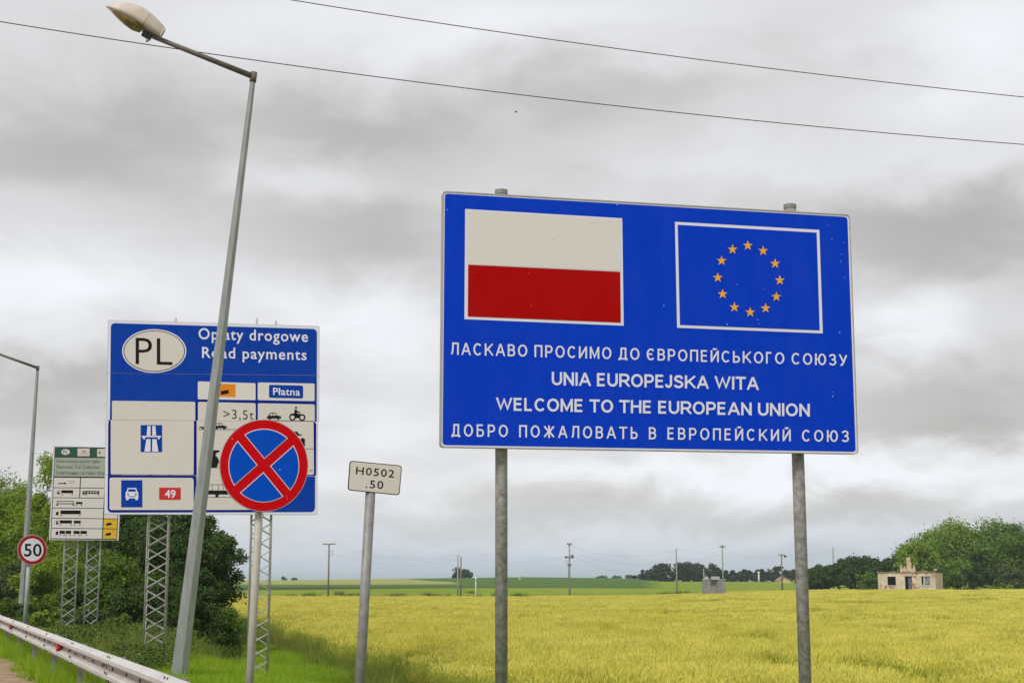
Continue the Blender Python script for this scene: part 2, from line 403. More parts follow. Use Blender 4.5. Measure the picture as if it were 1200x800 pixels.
def ground_material():
    m = bpy.data.materials.new('ground_cover'); m.use_nodes = True; q = NT(m.node_tree); b = q.n['Principled BSDF']
    geo = q.node('ShaderNodeNewGeometry'); P_ = geo.outputs['Position']; x, y, z = q.sep(P_)
    d = q.m('DIVIDE', q.m('ADD', q.m('ADD', x, 2.92), q.m('MULTIPLY', q.m('SUBTRACT', y, 13.35), .4)), 1.077)
    tt = q.m('DIVIDE', x, q.m('MAXIMUM', y, 5))
    nz = q.noise(P_, .02, 4); nf = q.noise(P_, .5, 5, .6); ng = q.noise(P_, 9, 5, .65)
    streak = q.noise(q.vm('MULTIPLY', P_, (.02, .25, 0)), 1, 4, .6)
    yw = q.m('ADD', y, q.m('MULTIPLY', q.m('SUBTRACT', nz, .5), 22))
    lawn = q.mix(nf, (.10, .19, .012), (.16, .24, .018))
    wheatg = q.mix(ng, (.14, .13, .03), (.22, .19, .05))
    meadow = q.mix(q.rng(streak, .35, .65), (.14, .22, .012), (.25, .285, .03))
    crop = q.mix(q.rng(streak, .3, .7), (.060, .125, .022), (.085, .155, .03))
    pale = q.mix(q.rng(streak, .3, .7), (.26, .29, .075), (.32, .32, .11))
    far = q.mix(nf, (.10, .13, .05), (.14, .16, .06))
    c = q.mix(q.rng(y, 204, 207), wheatg, meadow)
    c = q.mix(q.rng(q.m('ADD', yw, q.m('MULTIPLY', tt, -60)), 276, 281), c, q.mix(.5, (.03, .07, .015), (.05, .08, .02)))
    c = q.mix(q.rng(q.m('ADD', yw, q.m('MULTIPLY', tt, -60)), 292, 296), c, crop)
    pm = q.m('MULTIPLY', q.rng(q.m('ADD', y, q.m('MULTIPLY', tt, 4200)), 215, 190, 0, 1), q.rng(yw, 335, 350))
    c = q.mix(pm, c, pale)
    mdw = q.m('MULTIPLY', q.rng(tt, .085, .10), q.rng(y, 230, 250))
    c = q.mix(mdw, c, meadow)
    c = q.mix(q.rng(y, 620, 700), c, far)
    ex = q.m('SUBTRACT', q.m('ADD', x, 3.0), q.m('MULTIPLY', q.m('SUBTRACT', y, 34.6), -.255))
    c = q.mix(q.m('MULTIPLY', q.rng(ex, .6, -.2), q.rng(y, 240, 160)), c, lawn)
    dd = q.m('ADD', d, q.m('MULTIPLY', q.m('SUBTRACT', nf, .5), .9))
    dirt = q.mix(q.rng(q.noise(P_, 2.5, 6, .65), .35, .65), (.26, .165, .10), (.44, .31, .21))
    dirt = q.mix(q.rng(q.noise(P_, 5, 6, .7), .5, .7, 0, .7), dirt, (.17, .13, .09))
    c = q.mix(q.rng(dd, .0, -.3), c, dirt)
    q.put(b.inputs['Base Color'], c); b.inputs['Roughness'].default_value = .95; b.inputs['Specular IOR Level'].default_value = .1
    bn = q.node('ShaderNodeBump'); bn.inputs['Strength'].default_value = .6; bn.inputs['Distance'].default_value = .05
    q.put(bn.inputs['Height'], ng); q.put(b.inputs['Normal'], bn.outputs[0]); return m

def sinh_axis(n, span, k): u = np.linspace(-1, 1, n); return np.sinh(u * k) / math.sinh(k) * span
gx = sinh_axis(281, 9000, 8.2); gy = np.concatenate([-np.array([400, 150, 60, 25, 8.]), np.arange(0, 60, 1.2), np.linspace(60, 600, 140)[0:], 600 * 15 ** np.linspace(.02, 1, 40)])
XX, YY = np.meshgrid(gx - 2, gy); ZZ = ground(XX, YY)
vs = np.stack([XX.ravel(), YY.ravel(), ZZ.ravel()], 1); nx = len(gx); ny = len(gy)
ii, jj = np.meshgrid(np.arange(nx - 1), np.arange(ny - 1)); a = (jj * nx + ii).ravel()
fs = np.stack([a, a + 1, a + nx + 1, a + nx], 1)
g = bpy.data.objects.new('ground', npmesh('ground', vs, fs, 4, [ground_material()], smooth=True)); col.objects.link(g); tag(g, kind='structure')
# the road, left of the shoulder
def strip(name, d0, d1, z, m, kind=None):
    vs = []
    for k in range(61):
        Y = -60 + k * 15
        for d in (d0, d1): vs.append((rail_x(Y) + d * 1.077, Y, z))
    o = part(name, vs, [(2 * k, 2 * k + 1, 2 * k + 3, 2 * k + 2) for k in range(60)], m)
    if kind: tag(o, kind=kind)
    return o
ASPH = mat('asphalt', (.055, .055, .056), .9, 0, (.04, .04, .042), 30, 6, .4)
strip('road', -11.5, -4.2, .006, ASPH, 'structure'); strip('road_edge_line', -4.62, -4.45, .010, mat('road_paint', (.72, .72, .70), .7, 0, (.5, .5, .48), 6), 'structure')

# ------------------------------------------------------------------ scattered ground cover (stuff)
def scatter(name, pts, rz, scl, idx, sources, label, cat):
    n = len(pts); me = bpy.data.meshes.new(name + '_points'); me.vertices.add(n); me.vertices.foreach_set('co', np.ascontiguousarray(pts, np.float32).ravel())
    a = me.attributes.new('rot', 'FLOAT_VECTOR', 'POINT'); rv = np.zeros((n, 3), np.float32)
    rv[:, :] = rz; a.data.foreach_set('vector', rv.ravel())
    a = me.attributes.new('scl', 'FLOAT_VECTOR', 'POINT'); a.data.foreach_set('vector', np.ascontiguousarray(scl, np.float32).ravel())
    a = me.attributes.new('pick', 'INT', 'POINT'); a.data.foreach_set('value', np.ascontiguousarray(idx, np.int32))
    o = bpy.data.objects.new(name, me); col.objects.link(o)
    ng = bpy.data.node_groups.new(name, 'GeometryNodeTree')
    ng.interface.new_socket('Geometry', in_out='INPUT', socket_type='NodeSocketGeometry'); ng.interface.new_socket('Geometry', in_out='OUTPUT', socket_type='NodeSocketGeometry')
    gi = ng.nodes.new('NodeGroupInput'); go = ng.nodes.new('NodeGroupOutput'); iop = ng.nodes.new('GeometryNodeInstanceOnPoints'); jn = ng.nodes.new('GeometryNodeJoinGeometry')
    for s_ in reversed(sources):
        oi = ng.nodes.new('GeometryNodeObjectInfo'); oi.inputs['Object'].default_value = s_; oi.inputs['As Instance'].default_value = True
        ng.links.new(oi.outputs['Geometry'], jn.inputs[0])
    def na(nm, ty):
        q = ng.nodes.new('GeometryNodeInputNamedAttribute'); q.data_type = ty; q.inputs[0].default_value = nm; return q.outputs['Attribute']
    ng.links.new(gi.outputs[0], iop.inputs['Points']); ng.links.new(jn.outputs[0], iop.inputs['Instance']); iop.inputs['Pick Instance'].default_value = True
    ng.links.new(na('pick', 'INT'), iop.inputs['Instance Index']); ng.links.new(na('rot', 'FLOAT_VECTOR'), iop.inputs['Rotation']); ng.links.new(na('scl', 'FLOAT_VECTOR'), iop.inputs['Scale'])
    ng.links.new(iop.outputs[0], go.inputs[0])
    md = o.modifiers.new('scatter', 'NODES'); md.node_group = ng
    return tag(o, label, cat, kind='stuff')

def plant_mat(name, ca, cb, cc=None, pscale=.15, trans=.25, rough=.6, island=True, lo=.35, hi=.65):
    m = bpy.data.materials.new(name); m.use_nodes = True; q = NT(m.node_tree); b = q.n['Principled BSDF']; outn = q.n['Material Output']
    geo = q.node('ShaderNodeNewGeometry'); oi = q.node('ShaderNodeObjectInfo')
    r_ = geo.outputs['Random Per Island'] if island else oi.outputs['Random']
    pn = q.rng(q.noise(q.vm('MULTIPLY', geo.outputs['Position'], (1, 1, .6)), pscale, 4, .6), lo, hi)
    f = q.m('ADD', q.m('MULTIPLY', r_, .5), q.m('MULTIPLY', pn, .5))
    c = q.mix(f, ca, cb)
    if cc: c = q.mix(q.rng(q.noise(geo.outputs['Position'], pscale * 3.1, 3), .52, .7, 0, .75), c, cc)
    c = q.mix(q.rng(oi.outputs['Random'], 0, 1, 0, .16), c, (.0, .0, .0))
    q.put(b.inputs['Base Color'], c); b.inputs['Roughness'].default_value = rough; b.inputs['Specular IOR Level'].default_value = .25
    tr = q.node('ShaderNodeBsdfTranslucent'); q.put(tr.inputs[0], c); mx = q.node('ShaderNodeMixShader'); mx.inputs[0].default_value = trans
    q.l.new(b.outputs[0], mx.inputs[1]); q.l.new(tr.outputs[0], mx.inputs[2]); q.l.new(mx.outputs[0], outn.inputs[0]); return m
EAR = plant_mat('wheat_ears', (.70, .64, .085), (.92, .85, .25), (.54, .56, .06), .22, .3)
STALK = plant_mat('wheat_leaves', (.36, .43, .04), (.62, .62, .085), (.26, .36, .04), .22, .3)
LAWN = plant_mat('lawn_blades', (.16, .33, .006), (.40, .56, .022), (.42, .46, .05), 1.1, .35)
TALL = plant_mat('tall_grass_blades', (.10, .155, .018), (.30, .35, .05), (.42, .40, .11), .8, .3)
UNDER = plant_mat('undergrowth_leaves', (.025, .06, .010), (.13, .21, .022), (.26, .30, .05), .9, .25)
WEED = plant_mat('weed_leaves', (.045, .085, .016), (.12, .16, .035), (.20, .20, .07), .6, .3)

def unlinked(name, me): return bpy.data.objects.new(name, me)
def blades(n, size, hmin, hmax, wd, lean, seed, segs=2, mats=(LAWN,), curl=.5):
    r = np.random.default_rng(seed); V_ = []; F_ = []
    for i in range(n):
        x, y = r.uniform(-size / 2, size / 2, 2); h = r.uniform(hmin, hmax); a = r.uniform(0, 6.283); la = r.uniform(0, 6.283); ln = r.uniform(.1, 1) * lean * h
        c, s_ = math.cos(a) * wd / 2, math.sin(a) * wd / 2; k = len(V_)
        for j in range(segs + 1):
            q = j / segs; wj = (1 - q * .85); ox, oy = math.cos(la) * ln * q ** (1 + curl * 1.4), math.sin(la) * ln * q ** (1 + curl * 1.4); zz = h * q * (1 - .18 * q * lean)
            V_ += [(x + ox - c * wj, y + oy - s_ * wj, zz), (x + ox + c * wj, y + oy + s_ * wj, zz)]
        for j in range(segs): F_.append((k + 2 * j, k + 2 * j + 1, k + 2 * j + 3, k + 2 * j + 2))
    return np.array(V_), np.array(F_)
def wheat_patch(n, size, fat, seed, leaves=2):
    r = np.random.default_rng(seed); V_ = []; F_ = []; M_ = []
    def quad(p, f, m):
        k = len(V_); V_.extend(p); F_.append((k, k + 1, k + 2, k + 3)); M_.append(m)
    for i in range(n):
        x, y = r.uniform(-size / 2, size / 2, 2); h = r.uniform(.66, .86); la = r.normal(.5, .9); ln = r.uniform(.02, .14)
        tx, ty = x + math.cos(la) * ln, y + math.sin(la) * ln; a = r.uniform(0, 3.14); c, s_ = math.cos(a), math.sin(a); w_ = .0022 * fat
        quad([(x - c * w_, y - s_ * w_, 0.15), (x + c * w_, y + s_ * w_, .15), (tx + c * w_, ty + s_ * w_, h), (tx - c * w_, ty - s_ * w_, h)], 0, 0)
        # ear: two crossed spindles, nodding
        L = r.uniform(.075, .105); nod = r.uniform(.1, 1.0); ex, ey, ez = math.cos(la) * L * nod, math.sin(la) * L * nod, L * (1.15 - .6 * nod); we = .0075 * fat
        for cc, ss in ((c, s_), (-s_, c)):
            mx, my, mz = tx + ex * .45, ty + ey * .45, h + ez * .5
            quad([(tx, ty, h), (mx + cc * we, my + ss * we, mz), (tx + ex * 1.25, ty + ey * 1.25, h + ez * 1.25), (mx - cc * we, my - ss * we, mz)], 0, 1)
        for j in range(leaves):
            b = r.uniform(0, 6.28); hb = r.uniform(.3, .68); ll = r.uniform(.10, .22); wl = .005 * fat; p, q = math.cos(b), math.sin(b)
            quad([(x, y, hb), (x + p * ll * .5 - q * wl, y + q * ll * .5 + p * wl, hb + ll * .45), (x + p * ll, y + q * ll, hb + ll * r.uniform(-.1, .5)), (x + p * ll * .5 + q * wl, y + q * ll * .5 - p * wl, hb + ll * .42)], 0, 0)
    return np.array(V_), np.array(F_), M_
src = []
for k in range(4): v_, f_, m_ = wheat_patch(75, .55, 1.0, 10 + k); src.append(unlinked('wheat_patch', npmesh('wheat_patch', v_, f_, 4, [STALK, EAR], m_)))
for k in range(3): v_, f_, m_ = wheat_patch(115, 1.0, 1.5, 20 + k, 1); src.append(unlinked('wheat_patch', npmesh('wheat_patch', v_, f_, 4, [STALK, EAR], m_)))
for k in range(3): v_, f_, m_ = wheat_patch(190, 2.0, 2.6, 30 + k, 1); src.append(unlinked('wheat_patch', npmesh('wheat_patch', v_, f_, 4, [STALK, EAR], m_)))

def vnoise(x, y, s, seed=0):
    """smooth value noise in numpy"""
    r = np.random.default_rng(seed).random((64, 64)); X = x / s; Y_ = y / s; i = np.floor(X).astype(int); j = np.floor(Y_).astype(int); fx = X - i; fy = Y_ - j; fx = fx * fx * (3 - 2 * fx); fy = fy * fy * (3 - 2 * fy)
    g_ = lambda a, b: r[a % 64, b % 64]
    return g_(i, j) * (1 - fx) * (1 - fy) + g_(i + 1, j) * fx * (1 - fy) + g_(i, j + 1) * (1 - fx) * fy + g_(i + 1, j + 1) * fx * fy
def jgrid(y0, y1, s, tmax=.47):
    ys = np.arange(y0, y1, s); xs = np.arange(-tmax * y1, tmax * y1, s); X, Y_ = np.meshgrid(xs, ys); X = X.ravel() + rng.uniform(-.3, .3, X.size) * s; Y_ = Y_.ravel() + rng.uniform(-.3, .3, Y_.size) * s
    k = (np.abs(X) < tmax * Y_ + 1); return X[k], Y_[k]
HOLES = []
for px, py, hw in ((1020, 776, 22), (1063, 783, 17), (1160, 748, 12), (905, 770, 9)):
    Y = 1.52 * F / (py - HOR); HOLES.append(((px - CX) * Y / F, Y, hw * Y / F, .9 + hw * .035))
for px, py, hw in ((505, 712, 60), (335, 709, 36), (1010, 706, 55), (868, 744, 26), (655, 709, 34), (1105, 702, 60), (820, 702, 50), (420, 722, 30), (770, 716, 40), (980, 722, 34), (700, 735, 22), (1120, 724, 30)):
    Y = 1.62 * F / (py - HOR); HOLES.append(((px - CX) * Y / F, Y, hw * Y / F, .045 * Y))
TRAM = [(-14, .02, 92, .10), (-24, .0, 128, .14)]
P_all, R_all, S_all, I_all = [], [], [], []
for (y0, y1, s_, base, cnt) in ((20, 58, .47, 0, 4), (58, 112, .9, 4, 3), (112, 229, 1.8, 7, 3)):
    X, Y_ = jgrid(y0, y1, s_)
    lim = 206 + 20 * sst(.09, .17, X / Y_) + 2.5 * (vnoise(X, Y_, 14, 3) - .5)
    e_ = X - (edge_x(Y_) + .55 + .7 * (vnoise(X, Y_, 2.5, 4) - .5)); k = (e_ > 0) & (Y_ < lim)
    X, Y_, e_ = X[k], Y_[k], e_[k]
    hz = 1.0 + .16 * (vnoise(X, Y_ * 2.2, 6, 5) - .5) + .10 * (vnoise(X, Y_ * 2, 1.7, 6) - .5)
    # lodged stretches where the crop stands lower
    lodge = vnoise(X, Y_ * 3.2, 13, 8); hz *= 1 - .42 * sst(.84, .95, lodge)
    for hx, hy, ra, rb in HOLES:
        q = ((X - hx) / max(ra, .42) / 1.3) ** 2 + ((Y_ - hy) / (rb * 1.3)) ** 2; hz *= 1 - .85 * np.exp(-q ** 2)
    hz *= .78 + .22 * sst(-.3, 1.2, e_)
    n = len(X); P_all.append(np.stack([X, Y_, ground(X, Y_)], 1)); R_all.append(np.stack([np.zeros(n), np.zeros(n), rng.uniform(-.5, .5, n) + rng.choice([0, 3.14159], n) * (rng.random(n) < .4)], 1))
    S_all.append(np.stack([np.ones(n), np.ones(n), hz * rng.uniform(.95, 1.05, n)], 1)); I_all.append(base + rng.integers(0, cnt, n))
scatter('wheat', np.concatenate(P_all), np.concatenate(R_all), np.concatenate(S_all), np.concatenate(I_all), src, 'ripening yellow green wheat field behind the signs', 'wheat')

# mown grass either side of the guardrail
src = []
for k in range(4): v_, f_ = blades(130, .5, .05, .20, .010, .95, 50 + k); src.append(unlinked('grass_patch', npmesh('grass_patch', v_, f_, 4, [LAWN])))
X, Y_ = jgrid(9, 62, .36, .46); d = dist_r(X, Y_) + .5 * (vnoise(X, Y_, .8, 9) - .5) * .7; k = (d > -.10) & (X < edge_x(Y_) + .5) ; X, Y_ = X[k], Y_[k]; n = len(X)
hh = rng.uniform(.7, 1.25, n) * (1 + .5 * (vnoise(X, Y_, 1.2, 12) - .5)); hh *= 1 + 1.5 * np.exp(-((dist_r(X, Y_) - .2) / .3) ** 2)
scatter('lawn_grass', np.stack([X, Y_, ground(X, Y_)], 1), np.stack([0 * X, 0 * X, rng.uniform(0, 6.28, n)], 1), np.stack([np.ones(n), np.ones(n), hh], 1), rng.integers(0, 4, n), src, 'short bright green grass along the guardrail', 'grass')
# tall unmown band between lawn and wheat, and rank growth under the trees
src = []
for k in range(4):
    v_, f_ = blades(70, .6, .30, .85, .012, .6, 60 + k, 3); src.append(unlinked('tall_grass_patch', npmesh('tall_grass_patch', v_, f_, 4, [TALL])))
X, Y_ = jgrid(19, 120, .40, .40); e_ = X - edge_x(Y_) + 1.0 * (vnoise(X, Y_, 2.2, 15) - .5); k = (e_ > -.25) & (e_ < .5)
X2, Y2 = jgrid(26, 60, .6, .40); d2 = dist_r(X2, Y2); k2 = (d2 > 1.0) & (X2 < edge_x(Y2)) & (Y2 > 27) & (X2 < -6.3 - .12 * (Y2 - 30))
k2 &= rng.random(len(X2)) < np.where(np.abs(X2 + 7.9) < 1.3, .38, .14)
X3, Y3 = jgrid(14, 44, .5, .40); d3 = dist_r(X3, Y3); k3 = (d3 > .25) & (d3 < .9) & (rng.random(len(X3)) < .22)
hs = np.concatenate([1.05 * (.45 + .55 * sst(-.4, .7, e_[k])), np.full(k2.sum(), .85), np.full(k3.sum(), .62)])
X = np.concatenate([X[k], X2[k2], X3[k3]]); Y_ = np.concatenate([Y_[k], Y2[k2], Y3[k3]]); n = len(X); hs = hs * rng.uniform(.7, 1.25, n)
scatter('tall_grass', np.stack([X, Y_, ground(X, Y_)], 1), np.stack([0 * X, 0 * X, rng.uniform(0, 6.28, n)], 1), np.stack([np.ones(n), np.ones(n), hs], 1), rng.integers(0, 4, n), src, 'dark unmown grass at the edge of the wheat', 'grass')
# leafy undergrowth below the trees, right up to the guardrail
def leafpatch(n, size, h, seed):
    r = np.random.default_rng(seed); V_ = []
    for i in range(n):
        p = np.array([r.uniform(-size / 2, size / 2), r.uniform(-size / 2, size / 2), h * r.random() ** .7]); a = r.normal(size=3); a[2] *= .6; a /= np.linalg.norm(a); b = np.cross(a, r.normal(size=3)); b /= np.linalg.norm(b); L = r.uniform(.05, .11)
        V_ += [p - a * L / 2, p + b * L * .25, p + a * L / 2, p - b * L * .25]
    return np.array(V_), np.arange(4 * n).reshape(-1, 4)
src = [unlinked('undergrowth_patch', npmesh('undergrowth_patch', *leafpatch(420, .9, .62, 90 + k), 4, [UNDER])) for k in range(4)]
X, Y_ = jgrid(24, 95, .62, .42); d = dist_r(X, Y_); k = (d > .55) & (X < -6.55 - .125 * (Y_ - 28) + .5 * (vnoise(X, Y_, 1.5, 33) - .5)); X, Y_ = X[k], Y_[k]; n = len(X)
scatter('undergrowth', np.stack([X, Y_, ground(X, Y_)], 1), np.stack([0 * X, 0 * X, rng.uniform(0, 6.28, n)], 1), np.stack([np.ones(n), np.ones(n), .30 + .75 * vnoise(X, Y_, 1.6, 31) * sst(.4, 2.2, dist_r(X, Y_))], 1), rng.integers(0, 4, n), src, 'dark leafy undergrowth below the trees behind the guardrail', 'undergrowth')
# weeds along the field margin
src = [unlinked('weed_patch', npmesh('weed_patch', *blades(90, 1.5, .25, .95, .07, .8, 80 + k, 2), 4, [WEED])) for k in range(3)]
X = rng.uniform(-75, 60, 900); Y_ = np.where(rng.random(900) < .7, rng.normal(209, 1.0, 900), rng.normal(228, 9, 900)); k = (vnoise(X, Y_ * .3, 4, 21) > .55) & (Y_ > 206)
k |= (np.abs(X - 8.6) < 3.2) & (Y_ < 212); X, Y_ = X[k], Y_[k]; n = len(X)
scatter('field_margin_weeds', np.stack([X, Y_, ground(X, Y_)], 1), np.stack([0 * X, 0 * X, rng.uniform(0, 6.28, n)], 1), np.stack([np.ones(n) * 1.2, np.ones(n), rng.uniform(.5, 1.3, n)], 1), rng.integers(0, 3, n), src, 'dark weeds along the far margin of the wheat field', 'weeds')

# ================================================================== THE WELCOME SIGN
pole_base = V(587.5, 900, 13.36)
big = thing('welcome_sign', 'large blue border sign with white and red flag, ring of yellow stars and multilingual welcome', 'road sign', (1.3, 13.7, gz(1.3, 13.7)))
PB = Plane((515.7, 523.9), 13.2, (1005.8, 532.0), 13.2 * 1.067)
OUT = [(518.5, 223.8), (995.8, 251.6), (1005.8, 532.0), (515.7, 523.9)]
def inset(q, a):
    C = [Vector((*p, 0)) for p in q]; o = []
    for i in range(4):
        p, pr, nx_ = C[i], C[i - 1], C[(i + 1) % 4]; d1 = (p - pr).normalized(); d2 = (nx_ - p).normalized()
        v_ = p - d1 * a + d2 * a; o.append((v_.x, v_.y))
    return o
panel = PB.slab('panel', rq(*OUT, 5), -.055, 0, ALU, big)
# folded rim standing 6 mm proud round the face
rim = MB(); o_ = rq(*OUT, 5); i_ = rq(*inset(OUT, 1.1), 4.4)
A0 = [PB.at(*p, 0) for p in o_]; A1 = [p + PB.n * .007 for p in A0]; B1 = [PB.at(*p, 0) + PB.n * .007 for p in i_]; B0 = [PB.at(*p, 0) + PB.n * .001 for p in i_]
n = len(A0); rim.add(A0 + A1 + B1 + B0, [(k_ * n + i, k_ * n + (i + 1) % n, (k_ + 1) * n + (i + 1) % n, (k_ + 1) * n + i) for k_ in range(3) for i in range(n)]); rim.build('rim', ALU, panel)
PB.poly('white_border', [rq(*inset(OUT, 1.1), 4.4)], .001, WHITE, panel)
PB.poly('blue_field', [rq(*inset(OUT, 2.9), 4.0)], .003, BLUE, panel)
fl = PB.poly('polish_flag', [[(545.1, 244.9), (729.2, 255.8), (730.9, 381.5), (544.2, 373.9)]], .005, WHITE, big)
PB.poly('upper_band', [[(546.4, 246.4), (727.6, 257.1), (727.4, 317.6), (547.4, 309.6)]], .007, GREYW, fl)
PB.poly('red_band', [[(548.7, 310.2), (726.8, 318.5), (727.5, 377.9), (548.2, 370.6)]], .008, RED, fl)
eu = PB.poly('star_panel_outline', [[(790.9, 259.9), (960.2, 269.4), (964.2, 390.5), (793.5, 383.9)]], .005, WHITE, big)
PB.poly('blue_field', [[(794.2, 263.4), (957.0, 272.6), (960.6, 387.0), (796.8, 380.6)]], .007, BLUE, eu)
for sx, sy in ((532, 326), (608, 352), (667, 415), (690, 497), (673, 578), (620, 635), (544, 655), (466, 630), (408, 565), (384, 484), (403, 401), (457, 345)):
    cx_, cy_ = 750 + sx / 4.2115, 210 + sy / 4.2115
    PB.poly('star', [[(cx_ + 6.1 * (1 if k % 2 == 0 else .39) * math.sin(math.pi * k / 5), cy_ + .3 - 6.2 * (1 if k % 2 == 0 else .39) * math.cos(math.pi * k / 5)) for k in range(10)]], .010, STAR, eu)
stroke_text(PB, 'ЛАСКАВО ПРОСИМО ДО ЄВРОПЕЙСЬКОГО СОЮЗУ', (527.8, 415.4), (992.9, 428.6), 14.4, 13.5, .006, WHITE, big, .138, .225, .92, .36)
stroke_text(PB, 'UNIA EUROPEJSKA WITA', (646.6, 451.1), (889.0, 456.9), 15.6, 15.2, .006, WHITE, big, .172, .115, 1.10, .36)
stroke_text(PB, 'WELCOME TO THE EUROPEAN UNION', (581.4, 480.7), (949.0, 487.9), 15.3, 15.0, .006, WHITE, big, .172, .115, 1.10, .36)
stroke_text(PB, 'ДОБРО ПОЖАЛОВАТЬ В ЕВРОПЕЙСКИЙ СОЮЗ', (529.0, 511.0), (994.9, 517.8), 14.6, 13.7, .006, WHITE, big, .138, .30, .92, .62)
def specks(pl, name, pts, m, parent, off, sz=.8):
    P_ = []
    for (x, y) in pts:
        r_ = random.uniform(.5, 1.1) * sz; P_.append([(x + r_ * random.uniform(.3, .7) * math.cos(a), y + r_ * 1.5 * random.uniform(.5, 1.1) * math.sin(a)) for a in (0, 1.1, 2.2, 3.2, 4.3, 5.3)])
    return tag(pl.poly(name, P_, off, m, parent), kind='stuff')
specks(PB, 'paint_chip', [(970, 264), (975, 280), (989, 284), (985, 306), (986, 298), (990, 325), (851, 377), (852, 380), (888, 374), (889, 379), (778, 304), (778, 358), (997, 364), (895, 338), (976, 459), (976, 464), (864, 333), (984, 390), (524, 246), (723, 240)], WHITE, big, .012, .7)
specks(PB, 'paint_chip', [(574, 278), (648, 281), (660, 271), (695, 261), (719, 298)], mat('chip_dark', (.05, .05, .045), .7), big, .012, .6)
specks(PB, 'paint_chip', [(619.5, 320), (622.5, 357)], mat('chip_pink', (.75, .35, .33), .7), big, .012, .8)
# horizontal stiffening rails and clamps on the back, two round posts with caps
u_ = PB.u
for yy in (275, 375, 480):
    a, b = PB.at(535, yy + (0), -.075), PB.at(985, yy + 14, -.075); b.z = a.z
    MB().box((a + b) / 2, (PB.u, PB.n, (0, 0, 1)), ((b - a).length / 2, .018, .03)).build('back_rail', ALU, big)
posts = (((587.4, 223.5), (587.6, 800), 529, 14.4), ((925.6, 240.5), (943.6, 800), 534, 14.5))
for (tp, bt, ym, wd) in posts:
    pm = PB.at(tp[0] + (bt[0] - tp[0]) * (ym - tp[1]) / (bt[1] - tp[1]), ym, -.155); rr = wd / 2 * pm.y / F
    T_ = V(*tp, pm.y); B_ = V(*bt, pm.y); dn = (B_ - T_) / (B_.z - T_.z); g0 = gz(B_.x, B_.y); B_ = T_ + dn * (g0 - .05 - T_.z)
    po = MB().tube([B_, T_ - (T_ - B_).normalized() * .004], rr, 20).build('post', GALV2, big, True)
    MB().tube([T_ - Vector((0, 0, .035)), T_ + Vector((0, 0, .004)), T_ + Vector((0, 0, .010))], [rr + .004, rr + .004, rr * .75], 20).build('post_cap', GALV, po)
    for yy in (275, 375, 480, 523):
        q_ = PB.at(tp[0] + (bt[0] - tp[0]) * (yy - tp[1]) / (bt[1] - tp[1]), yy, -.155)
        MB().tube([q_ - Vector((0, 0, .02)), q_ + Vector((0, 0, .02))], rr + .006, 16).build('clamp', GALV, po)

# ================================================================== lattice trusses
def truss(parent, base, w, z1, yaw, zbrace, period, m=GALVW, chord_r=.021, brace_r=.0085, tops=(0, 0, 0, 0)):
    tr = bpy.data.objects.new('lattice_post', None); col.objects.link(tr); tr.parent = parent
    o0 = org(parent); tr.location = Vector(base) - o0; tr.rotation_euler = (0, 0, yaw); tr['_o'] = (0, 0, 0)
    H = z1 - base[2]; h = w / 2
    cm = MB().tube([(0, 0, -.05), (0, 0, H)], chord_r, 8); ch0 = cm.build('chord', m, tr, True)
    for i, (a, b) in enumerate(((-h, -h), (h, -h), (h, h), (-h, h))):
        c = ch0 if i == 0 else share(ch0, tr, (a, b, 0)); c.location = (a, b, 0)
        if tops[i]: c.scale = (1, 1, 1 + tops[i] / H)
    hp = period * .86; d_ = chord_r * .5
    up = MB().tube([(-h, 0, 0), (h, 0, hp)], brace_r, 5).build('brace', m, tr); dn = MB().tube([(-h, 0, hp), (h, 0, 0)], brace_r, 5).build('brace', m, tr)
    first = True; nb = int((zbrace - base[2]) / period)
    for f in range(4):
        a = f * math.pi / 2; ny = (math.sin(a), -math.cos(a))
        for i in range(nb):
            zz = .08 + i * period; fst = first; first = False
            for s_, e_ in ((up, h + .001), (dn, h - .018)):
                o = s_ if fst else share(s_, tr, (0, 0, 0)); o.location = (ny[0] * e_, ny[1] * e_, zz); o.rotation_euler = (0, 0, a)
    return tr

# ================================================================== THE ROAD CHARGES SIGN
pay = thing('road_charges_sign', 'tall blue and white PL road payments sign with pictograms on two lattice posts', 'road sign', (-6.1, 30.6, gz(-6.1, 30.6)))
PP = Plane((122, 603), 30.0, (373.2, 603), 30.75)
sh = lambda P_, a: [(x + a, y) for x, y in P_]
SEAMS = [(126, 436.8, 374, 439.6), (126, 491.8, 374, 494.0), (124, 556.0, 373, 557.6)]
TLp, TRp = (126.8, 374.9), (374.4, 382.0)
def band(k, poly):
    """cut a convex outline to the k-th aluminium panel, leaving a small joint"""
    if k > 0: x0, y0, x1, y1 = SEAMS[k - 1]; poly = clip(poly, y0 + .22, y1 + .22, x0, x1, False)
    if k < 3: x0, y0, x1, y1 = SEAMS[k]; poly = clip(poly, y0 - .22, y1 - .22, x0, x1, True)
    return poly
outer_up = [TLp, TRp, (373.4, 603.0), (123.6, 602.6)]
SHF = [0, 0, -1.5, -1.7]
blue_up = rq((129.9, 378.4), (371.4, 385.4), (370.8, 599.6), (127.6, 600.2), 5.5, 5)
